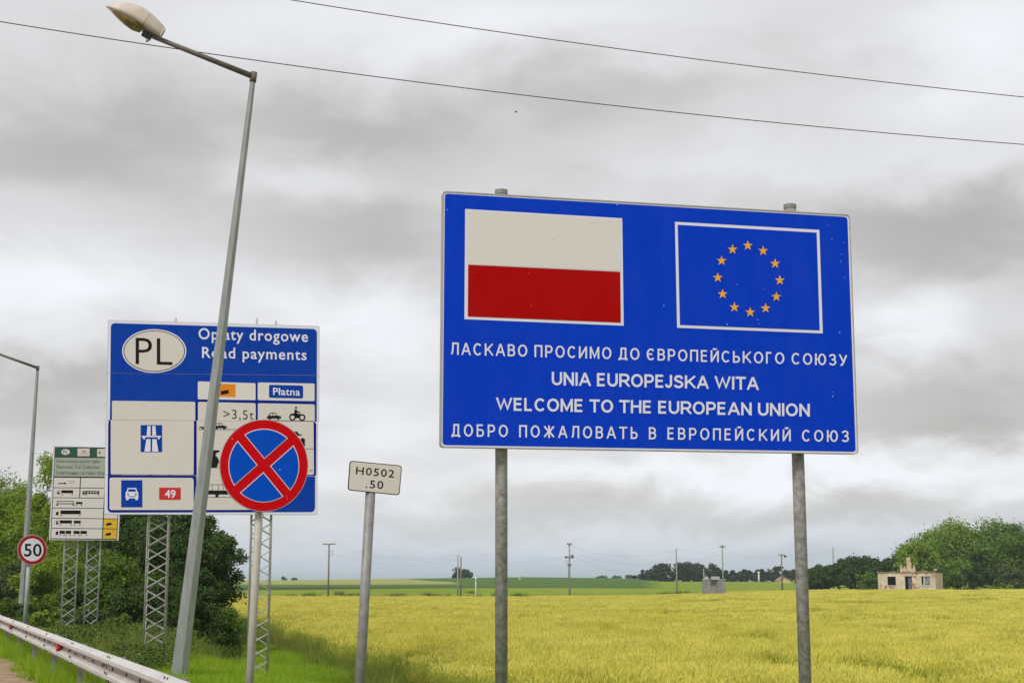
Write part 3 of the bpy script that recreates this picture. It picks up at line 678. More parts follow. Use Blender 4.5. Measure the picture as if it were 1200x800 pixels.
cells = {
    'class_cell': (rq((231.8, 446.6), (299.5, 448.8), (299.5, 468.6), (231.8, 467.6), 1.8), GREYW),
    'paid_cell': (rq((302.0, 447.9), (368.6, 449.2), (368.6, 469.8), (302.0, 468.6), 1.8), GREYW),
    'expressway_cell': (rq((131.2, 469.3), (228.8, 470.6), (228.4, 556.0), (131.2, 555.4), 2), CREAM),
    'lorry_cell': (rq((232.0, 470.6), (299.6, 472.2), (299.8, 596.9), (232.0, 597.2), 2), CREAM),
    'car_cell': (rq((302.2, 472.2), (368.7, 473.6), (369.4, 556.0), (302.2, 555.8), 2), CREAM),
    'route_cell': (rq((129.8, 559.2), (228.6, 559.6), (228.6, 597.2), (129.8, 597.2), 3.2), CREAM)}
pan = []
for k in range(4):
    P_ = sh(band(k, rq(*outer_up, 1.5)), SHF[k]); pn = PP.slab('panel', P_, -.05, 0, ALU, pay); pan.append(pn)
    PP.poly('white_border', [sh(band(k, rq(*inset(outer_up, .5), 1.2)), SHF[k])], .002, WHITE, pn)
    PP.poly('blue_field', [sh(band(k, blue_up), SHF[k])], .005, BLUE2 if k in (0, 1, 3) else NAVY, pn)
    for nm, (pp, mm) in cells.items():
        q_ = band(k, pp)
        if len(q_) > 2 and max(p[1] for p in q_) - min(p[1] for p in q_) > .6: PP.poly(nm, [sh(q_, SHF[k])], .008, mm, pn)
# dark frame lines round the cells below the title (navy rules)
def rules(L, off, m, nm='rule', par=pay):
    PP.poly(nm, [[(a, b - w_ / 2), (c, d - w_ / 2), (c, d + w_ / 2), (a, b + w_ / 2)] if abs(c - a) > abs(d - b) else [(a - w_ / 2, b), (a + w_ / 2, b), (c + w_ / 2, d), (c - w_ / 2, d)] for a, b, c, d, w_ in L], off, m, par)
rules([(232, 469.0, 299.5, 470.2, 1.5), (302, 470.2, 368.6, 471.6, 1.5), (230.4, 470.8, 230.3, 491, 1.7), (300.9, 449, 301.0, 492, 1.5),
       (228.8, 494, 228.4, 556, 1.9), (299.6, 494, 299.2, 555, 1.7), (128.4, 557.3, 228, 557.8, 1.9), (228.4, 559, 228.2, 598, 1.9), (130, 598.3, 297, 598.5, 1.6),
       (127.8, 495, 127.2, 594, 1.9), (369.6, 496, 369.3, 556, 1.8)], .0095, NAVY)
# PL oval and title
ov = PP.poly('country_oval', [ell(180.7, 411.2, 37.6, 25.6, 48)], .008, WHITE, pay)
PP.poly('oval_ring', [ell(180.7, 411.2, 36.1, 24.2, 48)], .010, BLACK, ov); PP.poly('oval_face', [ell(180.7, 411.2, 35.1, 23.3, 48)], .012, CREAM, ov)
text(PP, 'PL', (158.9, 426.6), (202.0, 427.8), 31.2, 31.4, .014, BLACK, ov, 1.05, -.006)
text(PP, 'Opłaty drogowe', (232.6, 397.0), (360.9, 400.3), 12.6, 12.4, .009, WHITE, pay, 1.12, .012)
text(PP, 'Road payments', (236.8, 418.9), (359.3, 421.6), 12.4, 12.2, .009, WHITE, pay, 1.12, .012)
text(PP, '>3,5t', (261.7, 490.2), (297.3, 491.6), 10.8, 10.8, .011, BLACK, pay, 1.1, -.006)
PP.poly('orange_plate', [[(248.5, 449.3), (275.9, 450.0), (275.9, 464.7), (248.5, 464.2)]], .011, ORANGE, pay)
PP.poly('container_symbol', [[(258.6, 458.0), (267.8, 456.4), (268.3, 460.8), (259.1, 462.4)]], .013, BLACK, pay)
pl_ = PP.poly('paid_plate', [rq((315.2, 450.6), (355.2, 451.6), (355.2, 466.6), (315.2, 465.8), 2.2)], .011, BLUE2, pay)
text(PP, 'Płatna', (320.0, 462.4), (351.6, 463.2), 8.2, 8.2, .013, WHITE, pl_, 1.05, .014)
# expressway symbol
X0, X1, Y0_, Y1_ = 164.8, 190.0, 497.8, 529.4; mx = (X0 + X1) / 2
ex = PP.poly('expressway_plate', [rect(X0, Y0_, X1, Y1_)], .011, BLUE2, pay)
PP.poly('roadway_symbol', [[(mx - 4.6, Y0_ + 1), (mx - 1.0, Y0_ + 1), (mx - 1.0, 510.0), (mx - 5.6, 510.0)], [(mx + 1.0, Y0_ + 1), (mx + 4.6, Y0_ + 1), (mx + 5.6, 510.0), (mx + 1.0, 510.0)],
     [(mx - 5.8, 514.2), (mx - 1.0, 514.2), (mx - 1.0, 528.8), (mx - 8.2, 528.8)], [(mx + 1.0, 514.2), (mx + 5.8, 514.2), (mx + 8.2, 528.8), (mx + 1.0, 528.8)],
     [(X0 + 1.2, 510.4), (X1 - 1.2, 510.4), (X1 - 1.2, 512.0), (X0 + 1.2, 512.0)], [(X0 + 2.4, 512), (X0 + 5, 512), (X0 + 5, 514.6), (X0 + 3.4, 514.6)], [(X1 - 5, 512), (X1 - 2.4, 512), (X1 - 3.4, 514.6), (X1 - 5, 514.6)]], .013, WHITE, ex)
# car-from-the-front plate
cp = PP.poly('car_plate', [rect(142.0, 562.3, 166.8, 594.0)], .011, BLUE2, pay)
PP.poly('car_front_symbol', [[(149.6, 571.4), (159.6, 571.4), (160.8, 575.6), (162.0, 576.6), (162.2, 582.8), (161.6, 583.6), (161.6, 585.6), (158.6, 585.6), (158.4, 583.6), (150.8, 583.6), (150.6, 585.6), (147.6, 585.6), (147.6, 583.6), (147.0, 582.8), (147.2, 576.6), (148.4, 575.6)]], .013, WHITE, cp)
PP.poly('windscreen_symbol', [[(150.6, 572.8), (158.6, 572.8), (159.4, 575.6), (149.8, 575.6)], [(150.4, 581.0), (158.8, 581.0), (158.8, 581.8), (150.4, 581.8)]], .015, BLUE2, cp)
PP.poly('headlamp_symbol', [ell(150.0, 578.8, 1.1, 1.0, 8), ell(159.2, 578.8, 1.1, 1.0, 8)], .015, BLUE2, cp)
rp = PP.poly('route_number_plate', [rq((186.5, 570.9), (211.8, 571.1), (211.8, 585.3), (186.5, 585.2), 1)], .011, film('route_red', (.58, .035, .03), .1), pay)
text(PP, '49', (193.2, 582.6), (205.9, 582.7), 8.8, 8.8, .013, WHITE, rp, 1, .02)
# vehicle pictograms
def car_side(x0, x1, y0, y1):
    w_, h_ = x1 - x0, y1 - y0; f = lambda P_: [(x0 + a * w_, y1 - b * h_) for a, b in P_]
    body = f([(0, .18), (0, .42), (.08, .48), (.2, .92), (.3, 1), (.6, 1), (.72, .62), (.97, .5), (1, .2), (.9, .18), (.85, .34), (.75, .18), (.3, .18), (.22, .34), (.14, .18)])
    return [body, ell(x0 + .22 * w_, y1 - .15 * h_, .085 * w_, .15 * h_, 10), ell(x0 + .8 * w_, y1 - .15 * h_, .085 * w_, .15 * h_, 10)], [f([(.2, .58), (.27, .88), (.4, .88), (.4, .58)]), f([(.45, .58), (.45, .88), (.58, .88), (.66, .6)])]
def pict(name, polys, holes=()):
    o = PP.poly(name, polys, .011, BLACK, pay)
    if holes: PP.poly('symbol_window', holes, .013, CREAM, o)
a, b = car_side(312.6, 329.6, 483.4, 491.6); pict('car_symbol', a, b)
x0, y1 = 338.6, 492.6
pict('motorcycle_symbol', [ell(x0 + 4.2, 488.6, 4.0, 4.0, 14), ell(x0 + 15.4, 488.8, 4.0, 4.0, 14), [(x0 + 1, 484.6), (x0 + 6, 484.2), (x0 + 13, 484.4), (x0 + 15, 489), (x0 + 11.5, 489.6), (x0 + 6, 489.8)],
    [(x0 + 6.4, 480.2), (x0 + 8.6, 479.2), (x0 + 9.6, 481.2), (x0 + 13.4, 482.6), (x0 + 13.2, 483.6), (x0 + 9.2, 482.9), (x0 + 9.8, 485), (x0 + 6.2, 485)], ell(x0 + 8.3, 477.4, 1.3, 1.3, 8)], [ell(x0 + 4.2, 488.8, 2.3, 2.3, 10), ell(x0 + 15.4, 489.0, 2.3, 2.3, 10)])
a, b = car_side(250.0, 266.0, 495.4, 502.8); pict('car_symbol', a, b)
pict('trailer_symbol', [[(233.4, 499.6), (240.8, 499.8), (241.2, 500.8), (238.8, 501.2), (238.2, 502.4), (236.8, 502.4), (236.4, 501), (233.4, 500.8)]])
pict('tractor_symbol', [[(247.4, 527.2), (257.0, 527.2), (257.4, 529.2), (253.6, 530.2), (252.6, 533.4), (255.2, 536.2), (257.0, 540.6), (255.4, 543.0), (254.6, 546.6), (251.6, 547.8), (247.4, 547.2)]], [ell(253.6, 531.8, .8, .9, 6)])
pict('bus_symbol', [[(243.4, 574.2), (267.4, 574.4), (267.4, 579.0), (256.4, 579.0), (255.6, 582.2), (252.6, 582.2), (252.2, 579.0), (243.4, 579.0)]])
pict('roof_rack_symbol', [[(243.4, 567.2), (266, 567.3), (266, 567.8), (243.4, 567.7)]] + [[(x, 567.6), (x + .5, 567.6), (x + .5, 574.4), (x, 574.4)] for x in (248.2, 255.6, 261.2)])
pict('excavator_symbol', [[(344.6, 505.2), (348.4, 505.4), (350.0, 508.2), (353.6, 508.8), (353.4, 510.2), (348.6, 510.0)], [(351.6, 514.6), (354.4, 512.6), (357.2, 514.0), (357.4, 522.6), (355.4, 522.0), (352.6, 517.6)]])
rules([(313, 492.2, 368, 493.2, .45), (232, 502.9, 299, 503.1, .45), (302, 525.2, 368, 525.6, .45), (232, 547.6, 299, 547.8, .4), (232, 582.2, 299, 582.3, .4), (363, 551, 366.5, 551, .8)], .0125, BLACK, 'ground_line')
# back rails and the two lattice posts
for yy in (390, 425, 470, 515, 590):
    a, b = PP.at(132, yy, -.075), PP.at(366, yy, -.075); b.z = a.z
    MB().box((a + b) / 2, (PP.u, PP.n, (0, 0, 1)), ((b - a).length / 2, .02, .035)).build('back_rail', ALU, pay)
yawP = math.atan2(PP.u.y, PP.u.x)
for px_ in (183.2, 304.0):
    c0 = PP.at(px_, 690, -.34); g0 = gz(c0.x, c0.y)
    lean_px = {183.2: (180.5, 772), 304.0: (302.0, 780)}[px_]
    tr = truss(pay, (c0.x, c0.y, g0), .40, PP.at(px_, 377.5, 0).z, yawP, PP.at(px_, 596, 0).z, .275, tops=(.04, .12, .06, .10) if px_ < 200 else (.11, .02, .13, .05))
# a cable brace bending off the first truss and the base collar
c0 = PP.at(183.2, 690, -.34)

# ================================================================== THE TOLL COLLECTION SIGN
toll = thing('toll_collection_sign', 'tall white electronic toll sign with green header, lorry rows and yellow squares on lattice posts', 'road sign', (-11.2, 39.9, gz(-11.2, 39.9)))
PT = Plane((57.2, 632.3), 39.5, (138.8, 632.8), 39.5 * 1.013)
To = [(62.5, 522.4), (144.4, 524.6), (139.0, 632.9), (57.2, 632.4)]
tp_ = PT.slab('panel', rq(*To, 1), -.05, 0, ALU, toll)
PT.poly('white_face', [rq(*inset(To, .5), .8)], .002, WHITE, tp_)
def TX(u, y): # horizontal place u in 0..1 of the sign at picture row y
    k = (y - 522.4) / 110; return 62.5 - 5.3 * k + u * (81.9 - .2 * k)
def tq(u0, y0, u1, y1, s_=.8): return [(TX(u0, y0), y0 + u0 * s_), (TX(u1, y0), y0 + u1 * s_), (TX(u1, y1), y1 + u1 * s_), (TX(u0, y1), y1 + u0 * s_)]
PT.poly('dark_frame', [tq(.022, 523.4, .978, 631.2)], .004, BLACK, toll)
PT.poly('green_header', [tq(.03, 523.8, .97, 535.2)], .007, GREEN, toll)
PT.poly('pale_title_band', [tq(.03, 535.8, .97, 557.8)], .007, PALEG, toll)
rows = [558.8, 571.0, 582.7, 594.7, 606.7, 618.5, 630.6]
for i in range(6):
    a, b = rows[i] + .45, rows[i + 1] - .35
    if i < 2: PT.poly('row_cell', [tq(.032, a, .405, b), tq(.418, a, .76, b), tq(.773, a, .968, b)], .007, GREYW, toll)
    elif i < 4: PT.poly('row_cell', [tq(.032, a, .76, b), tq(.773, a, .968, b)], .007, GREYW, toll)
    else:
        PT.poly('row_cell', [tq(.032, a, .76, b)], .007, GREYW, toll)
        y_ = PT.poly('yellow_cell', [tq(.773, a, .968, b)], .007, YEL, toll)
        PT.poly('container_symbol', [[(TX(.80, a) + .5, a + 5.8), (TX(.80, a) + 6.6, a + 4.6), (TX(.80, a) + 6.9, a + 7.4), (TX(.80, a) + .8, a + 8.4)]], .010, BLACK, y_)
        PT.poly('signal_symbol', [[(TX(.9, a), a + 1.5), (TX(.9, a) + 1.6, a + 1.9), (TX(.9, a) + 1.4, a + 3.6), (TX(.9, a) + .2, a + 3.0)]], .010, ORANGE, y_)
o = PT.poly('country_oval', [ell(76.9, 529.3, 5.0, 3.4, 20)], .010, GREYW, toll); text(PT, 'PL', (74.2, 531.0), (79.6, 531.0), 3.6, 3.6, .012, TXTG, o, 1, .01)
o = PT.poly('logo_plate', [rect(90.8, 525.1, 105.0, 534.2)], .010, CREAM, toll); PT.poly('logo_mark', [[(95.4, 529.8), (98.2, 527.6), (101.2, 529.6), (98.4, 529.2)]], .012, RED, o); PT.poly('logo_mark', [rect(94, 531.2, 102.6, 531.8)], .012, film('print_orange', (.55, .30, .18), .1), o)
o = PT.poly('logo_plate', [rect(113.8, 525.6, 128.2, 534.8)], .010, CREAM, toll); PT.poly('logo_mark', [[(115.2, 530.2), (117.6, 528.2), (117.6, 532.0)]], .012, TXTG, o)
text(PT, 'Elektroniczny pobór opłat', (66.5, 541.7), (117.0, 542.1), 3.9, 3.9, .010, TXTG, toll, 1, .0)
text(PT, 'Electronic Toll Collection', (66.3, 548.5), (116.6, 548.9), 3.9, 3.9, .010, TXTG, toll, 1, .0)
text(PT, 'Електронна система збору', (66.1, 555.4), (126.0, 556.0), 3.7, 3.7, .010, TXTG, toll, 1, .0)
def lorry(y, parts_):
    P_ = []
    for (a, b, t0, t1) in parts_: P_.append([(a, y + t0), (b, y + t0 + .1), (b, y + t1 + .1), (a, y + t1)])
    P_ += [ell(x, y + .7, .75, .75, 8) for a, b, t0, t1 in parts_ for x in (a + .8, b - 1.0)]
    return P_
def cab(x, y): return [(x, y), (x, y - 2.6), (x + 1.0, y - 4.2), (x + 3.0, y - 4.2), (x + 3.0, y)]
ic = []
ic += [[(68.0, 565.8), (75.4, 565.4), (75.4, 564.6), (78.2, 565.9), (75.4, 567.2), (75.4, 566.6), (68.0, 566.8)]]
ic += lorry(578.4, [(71.8, 85.6, -4.4, -1.0)]) + [cab(66.9, 578.6)] + lorry(578.8, [(100.0, 116.2, -3.9, -.6)]) + [cab(96.6, 579.0)]
ic += lorry(590.6, [(66.6, 86.6, -4.0, -3.3), (66.6, 86.6, -1.3, -.4), (66.6, 67.2, -4, -.5), (86, 86.6, -4, -.5), (89, 96.6, -2.9, -.5)])
ic += lorry(603.0, [(70.9, 94.6, -5.4, -1.0)]) + [cab(65.6, 603.2)] + lorry(614.0, [(70.0, 84.2, -4.8, -1.2), (86.5, 94.6, -4.4, -1.2)]) + [cab(65.4, 614.0)]
ic += lorry(626.2, [(69.8, 76.0, -4.8, -1.2), (76.8, 83.2, -4.8, -1.2), (86.2, 93.4, -4.6, -1.2), (94.2, 101.8, -4.6, -1.2)]) + [cab(65.2, 626.2)]
PT.poly('lorry_symbols', ic, .010, BLACK, toll)
PT.poly('cab_window', [[(67.4, 576.6), (68.4, 575.2), (69.4, 575.2), (69.4, 576.6)], [(66.0, 612.0), (66.9, 610.7), (67.8, 610.7), (67.8, 612.0)], [(97.6, 577.0), (98.3, 575.7), (99.2, 575.7), (99.2, 577.0)]] + [[(102 + 3.3 * i, 576.0), (104.2 + 3.3 * i, 576.0), (104.2 + 3.3 * i, 577.2), (102 + 3.3 * i, 577.2)] for i in range(4)], .012, GREYW, toll)
PT.poly('fine_print', [[(80, 563.2 + k * 2.2), (87.8, 563.3 + k * 2.2), (87.8, 563.7 + k * 2.2), (80, 563.6 + k * 2.2)] for k in range(2)], .010, film('print_grey', (.33, .32, .30), .1), toll)
for yy in (535, 580, 622):
    a, b = PT.at(66, yy, -.075), PT.at(134, yy, -.075); b.z = a.z
    MB().box((a + b) / 2, (PT.u, PT.n, (0, 0, 1)), ((b - a).length / 2, .02, .03)).build('back_rail', ALU, toll)
yawT = math.atan2(PT.u.y, PT.u.x)
for px_ in (81.0, 107.6):
    c0 = PT.at(px_, 690, -.3); truss(toll, (c0.x, c0.y, gz(c0.x, c0.y)), .335, PT.at(px_, 540, 0).z, yawT, PT.at(px_, 626, 0).z, .285, GALVL, .018, .0085)

# ================================================================== NO STOPPING SIGN
def disc_sign(name, label, c, rx, ry, roll, YL, YR, post, rings, postr, off=-.03, group=None, postmat=GALVL):
    PD = Plane((c[0] - rx, c[1]), YL, (c[0] + rx, c[1]), YR); (tp, bt, yb) = post
    Yp = PD.at(*tp, -.05 - postr).y; T_ = V(*tp, Yp); B_ = V(*bt, Yp); dn = (B_ - T_) / (B_.z - T_.z); g0 = gz(B_.x, B_.y); G = T_ + dn * (g0 - T_.z)
    th = thing(name, label, 'road sign', (G.x, G.y, g0)); K = T_ + dn * (PD.at(c[0], c[1] - ry * .6, 0).z - T_.z)
    MB().tube([G - Vector((0, 0, .05)), K], postr, 16).build('post', postmat, th, True)
    E_ = lambda k, n=64: ell(c[0], c[1], rx * k, ry * k, n)
    pn = PD.slab('disc', E_(1), -.03, 0, ALU, th)
    for s_ in (-.45, .45):
        q = T_ + dn * (PD.at(c[0], c[1] + s_ * ry, 0).z - T_.z); MB().box(q + PD.n * (postr + .012), (PD.u, PD.n, (0, 0, 1)), (.10, .012, .018)).build('clamp', GALV, th)
    return th, PD, pn
ns, PN, pn = disc_sign('no_stopping_sign', 'round red and blue no stopping sign with diagonal cross on a slim leaning grey post', (309.2, 545.2), 52, 54, 4, 13.3, 13.52, ((303.6, 600), (292.4, 800), 0), None, .036, postmat=mat('post_pale', (.50, .48, .42), .6, .1, (.40, .38, .33), 12, 5, .2))
def pd(k, a): # polar point, roll 4.5 degrees
    a = R(a + 4.5); return (309.2 + 52 * k * math.cos(a), 545.2 + 54 * k * math.sin(a))
PN.poly('red_face', [[pd(.985, i * 5.625) for i in range(64)]], .002, RED2, pn)
def quadrant(mid, arm, r_):
    # region of the inner disc between two arms, centred on angle mid
    h = math.degrees(math.asin(arm / r_)); P_ = [pd(r_, mid - 45 + h + (90 - 2 * h) * i / 16) for i in range(17)]; P_.append(pd(arm * math.sqrt(2), mid)); return P_
PN.poly('white_outline', [quadrant(m_, .098, .80) for m_ in (0, 90, 180, 270)], .005, film('outline_pink_white', (.72, .62, .68), .05), pn)
for m_ in (0, 90, 180, 270): PN.poly('blue_quadrant', [quadrant(m_, .118, .779)], .008, BLUE3, pn)
specks(PN, 'paint_chip', [(272, 514), (335.5, 581), (336.5, 584), (328, 550)], film('chip_white', (.8, .62, .6), .05), pn, .010, .9)

# ================================================================== 50 SIGN
s5, P5, pn = disc_sign('speed_limit_sign', 'small round 50 speed limit sign with red rim beside the far lamp post', (37.8, 643.8), 17.4, 17.6, 0, 40.6, 40.9, ((33.8, 661), (29.6, 722), 0), None, .055)
P5.poly('rim_line', [ell(37.8, 643.8, 17.2, 17.4, 48)], .002, film('rim_pink', (.62, .45, .43), .1), pn)
P5.poly('red_rim', [ell(37.8, 643.8, 16.7, 16.9, 48)], .005, DRED, pn); P5.poly('white_face', [ell(37.8, 643.8, 13.2, 13.4, 48)], .008, WHITE, pn)
text(P5, '50', (28.2, 651.2), (48.8, 651.2), 14.2, 14.2, .011, BLACK, pn, 1.0, .012)

# ================================================================== KILOMETRE PLATE
PK = Plane((410, 560), 12.0, (468, 560), 12.12); T_ = V(435.9, 545, 12.09); B_ = V(421.6, 800, 12.09); dn = (B_ - T_) / (B_.z - T_.z); g0 = gz(B_.x, B_.y); G = T_ + dn * (g0 - T_.z)
km = thing('kilometre_post', 'small white plate reading H0502 .50 on a leaning grey round post', 'marker post', (G.x, G.y, g0))
MB().tube([G - dn * .05, T_], .040, 16).build('post', GALV, km, True)
KO = [(409.9, 539.3), (471.2, 545.2), (468.2, 580.2), (407.4, 574.0)]
pn = PK.slab('plate', rq(*KO, 4), -.012, 0, mat('plate_edge', (.12, .11, .10), .6), km)
PK.poly('dark_border', [rq(*inset(KO, .3), 3.8)], .0015, BLACK, pn); PK.poly('white_face', [rq(*inset(KO, 1.0), 3.2)], .003, CREAM, pn)
text(PK, 'H0502', (416.9, 555.0), (461.6, 559.2), 8.6, 8.6, .005, BLACK, pn, 1.16, .004, lean=1)
text(PK, '.50', (428.4, 571.0), (448.8, 572.4), 8.9, 8.9, .005, BLACK, pn, 1.16, .004, lean=1)
q_ = PK.at(436, 566, -.02); MB().box(q_, (PK.u, PK.n, (0, 0, 1)), (.055, .008, .02)).build('clamp', GALV, km)

# ================================================================== STREET LAMPS
def lamp(label, base_px, Y, top_px, dia0, dia1, arm_px, Ya, group, lumi=True):
    B_ = V(*base_px, Y); T_ = V(*top_px, Y); dn = (B_ - T_) / (B_.z - T_.z); g0 = gz(B_.x, B_.y); B_ = T_ + dn * (g0 - T_.z)
    L = thing('street_lamp', label, 'street lamp', (B_.x, B_.y, g0), group)
    MB().tube([B_ - Vector((0, 0, .05)), T_], [dia0 / 2, dia1 / 2], 8, rot=R(22.5)).build('pole', LAMPP, L)
    ax = (T_ - B_).normalized()
    MB().tube([B_, B_ + ax * .02], dia0 * .85, 12).build('base_plate', GALV, L)
    A_ = V(*arm_px, Ya); ad = (A_ - T_).normalized()
    MB().tube([T_ - ax * .13, T_ + ax * .05], dia1 / 2 + .014, 12).build('bracket', DARKM, L, True)
    MB().tube([T_ - ax * .03, A_ + ad * .06], [.052, .040], 12).build('arm', DARKM, L, True)
    # luminaire: streamlined housing with a bowl below, built along the arm
    w_ = (V(118.5, 7.0, Y - .9) - A_).normalized() if lumi else ad; s_ = w_.cross(Vector((0, 0, 1))).normalized(); u_ = s_.cross(w_)
    prof = [(-.06, .11, .19, .0), (-.03, .13, .215, .0), (.20, .19, .29, .0), (.42, .205, .325, .0), (.60, .185, .30, .0), (.78, .135, .21, .0), (.92, .06, .10, .0), (.985, .006, .01, .0)]
    K = 20
    def shell(upper, m, name, prof, sc_=1.0):
        b = MB(); rings = []
        for (d_, hw, h_, o_) in prof:
            c = A_ + w_ * d_ + u_ * (o_ + .03); ring = []
            for j in range(K + 1):
                a = math.pi * j / K; ring.append(c + s_ * (hw * math.cos(a)) + u_ * ((h_ * (math.sin(a) ** .8)) * (1 if upper else -1)))
            rings.append(ring)
        for r_ in rings: b.v += r_
        for i in range(len(rings) - 1):
            for j in range(K): b.f.append((i * (K + 1) + j, i * (K + 1) + j + 1, (i + 1) * (K + 1) + j + 1, (i + 1) * (K + 1) + j))
        for i in (0, len(rings) - 1): b.f.append(tuple(i * (K + 1) + j for j in range(K + 1)))
        if upper:
            n_ = len(rings); b.f += [(i * (K + 1), (i + 1) * (K + 1), (i + 1) * (K + 1) + K, i * (K + 1) + K) for i in range(n_ - 1)]
        return b.build(name, m, L, True)
    hs = shell(True, LAMPB, 'housing', prof)
    shell(False, GLASSY, 'glass_bowl', [(.26, .06, .02, .004), (.29, .15, .095, .004), (.42, .18, .125, .004), (.58, .165, .11, .004), (.76, .115, .065, .004), (.93, .045, .014, .004)])
    shell(True, mat('seam_dark', (.16, .13, .1), .6), 'joint_band', [(.268, .196, .303, -.002), (.276, .197, .304, -.002)])
    MB().box(A_ + w_ * .15 - u_ * .045, (w_, s_, u_), (.085, .05, .045)).build('gear_box', BLKP, L)
    MB().tube([A_ + w_ * .10 - u_ * .10, A_ + w_ * .10 - u_ * .15], [.03, .022], 10).build('cable_gland', mat('gland_pale', (.5, .5, .48), .5), L, True)
    return L
lamp('tall leaning grey street lamp in front of the blue road payments sign', (209.5, 792), 25.4, (297.2, 88), .275, .093, (183, 44.5), 24.75, 'street lamps along the road', True)
lamp('distant street lamp at the left edge behind the 50 sign', (24.5, 727), 56, (44.2, 430), .27, .10, (-6, 413), 55.2, 'street lamps along the road', False)

# ================================================================== GUARDRAIL
RD = Vector((-.4, 1, 0)).normalized(); RN = Vector((-1, -.4, 0)).normalized()      # along the road, towards the traffic
def RP(s_): return Vector((rail_x(6), 6, 0)) + RD * s_
gr = thing('guardrail', 'weathered white steel crash barrier with red reflectors running from lower centre to the left edge', 'guardrail', RP(0))
def rail_mat():
    m = bpy.data.materials.new('barrier_steel'); m.use_nodes = True; q = NT(m.node_tree); b = q.n['Principled BSDF']; geo = q.node('ShaderNodeNewGeometry'); P_ = geo.outputs['Position']
    x, y, z = q.sep(P_)
    c = q.mix(q.rng(q.noise(P_, 2.2, 6, .65), .35, .7), (.60, .595, .58), (.48, .46, .44))
    val = q.m('SUBTRACT', 1, q.rng(q.m('ABSOLUTE', q.m('SUBTRACT', z, .62)), .022, .062)); val = q.m('MULTIPLY', val, q.rng(q.noise(q.vm('MULTIPLY', P_, (1, 1, 5)), 3, 5, .6), .25, .6, .35, 1))
    c = q.mix(q.m('MULTIPLY', val, .85), c, (.33, .26, .205)); c = q.mix(q.rng(q.noise(P_, 40, 4, .6), .60, .72, 0, .6), c, (.26, .20, .16))
    q.put(b.inputs['Base Color'], c); b.inputs['Roughness'].default_value = .55; b.inputs['Metallic'].default_value = .1; return m
RM = rail_mat()
prof = [(.020, .312), (.028, .300), (.060, .275), (.082, .262), (.082, .222), (.060, .205), (.008, .178), (.000, .170), (.000, .142), (.008, .134), (.060, .107), (.082, .090), (.082, .050), (.060, .037), (.028, .012), (.020, .0)]
Z0 = .465; SEC = 4.0
bm_ = MB(); pr2 = [(d - .004, z) for d, z in prof]; n = len(prof)
for s_ in (0, SEC + .16):
    for d, z in prof + pr2[::-1]: bm_.v.append(RN * d + RD * s_ + Vector((0, 0, Z0 + z)))
m2 = 2 * n; bm_.f += [(i, (i + 1) % m2, (i + 1) % m2 + m2, i + m2) for i in range(m2)] + [tuple(range(m2)), tuple(range(2 * m2 - 1, m2 - 1, -1))]
first = part('beam', [p + RP(0) for p in bm_.v], bm_.f, RM, gr)
bolt_me = None
def bolts(beam, s_):
    global bolt_me
    out = []
    for ds, z in [(.03, .285), (.03, .115), (.03, .20), (.03, .03), (.20, .285), (.20, .115), (.20, .2), (.2, .03)]: out.append((ds, z + .0, .078 if z not in (.285, .03) else .05))
    out += [(2.0, .155, .004), (.11, .155, .004), (1.0, .155, .004), (3.0, .155, .004)]
    for ds, z, dp in out:
        if bolt_me is None:
            b = MB().tube([RN * 0, RN * .010], .017, 8); me = bpy.data.meshes.new('bolt'); me.from_pydata([tuple(v) for v in b.v], [], b.f); me.materials.append(mat('bolt_dark', (.07, .05, .04), .6)); bolt_me = me
        o = bpy.data.objects.new('bolt', bolt_me); col.objects.link(o); o.parent = beam; o.location = RD * ds + RN * dp + Vector((0, 0, Z0 + z))
pb = MB(); pb.box(Vector((0, 0, .33)), (RD, RN, (0, 0, 1)), (.03, .05, .35)); pb.add([], [])
postc = part('post', [v + RP(0) for v in MB().box(Vector((0, 0, .33)) - RN * .09, (RD, RN, (0, 0, 1)), (.028, .045, .42)).v], MB().box((0, 0, 0), AX, (1, 1, 1)).f, GALV, gr)
spc = part('spacer', [v + RP(0) for v in MB().box(Vector((0, 0, Z0 + .155)) - RN * .022, (RD, RN, (0, 0, 1)), (.05, .021, .12)).v], MB().box((0, 0, 0), AX, (1, 1, 1)).f, GALV, gr)
NB = 24
for i in range(NB):
    b = first if i == 0 else share(first, gr, (0, 0, 0)); b.location = RD * (i * SEC) + RN * (.0045 if i % 2 else 0)
    if i < 16: bolts(b, i)
    for k in (0,):
        if i == 0: continue
        share(postc, gr, RD * (i * SEC + 2 * k + .11)); share(spc, gr, RD * (i * SEC + 2 * k + .11))
REFL = mat('reflector_red', (.50, .02, .015), .3, 0, (.38, .015, .01), 20)
def s_at(px):   # where a picture column meets the rail line
    k = (px - CX) / F; Y = (-2.92 + .4 * 13.35 - .09) / (k + .4); return (Y - 6) * math.hypot(1, .4)
rf0 = None; s19, s75 = s_at(20.5), s_at(76); stp = s19 - s75
for k in range(-1, 4):
    s_ = s75 + k * stp; c = RP(s_) + Vector((0, 0, Z0 + .155))
    b = MB(); A_ = [c + RD * a + RN * d + Vector((0, 0, z)) for a, d, z in ((-.16, .012, .0), (-.02, .012, .052), (.10, .012, .052), (.10, .012, -.052), (-.02, .012, -.052))]
    B_ = [p + RN * .07 for p in A_]; b.prism(A_, B_); rf = b.build('reflector', REFL, gr)

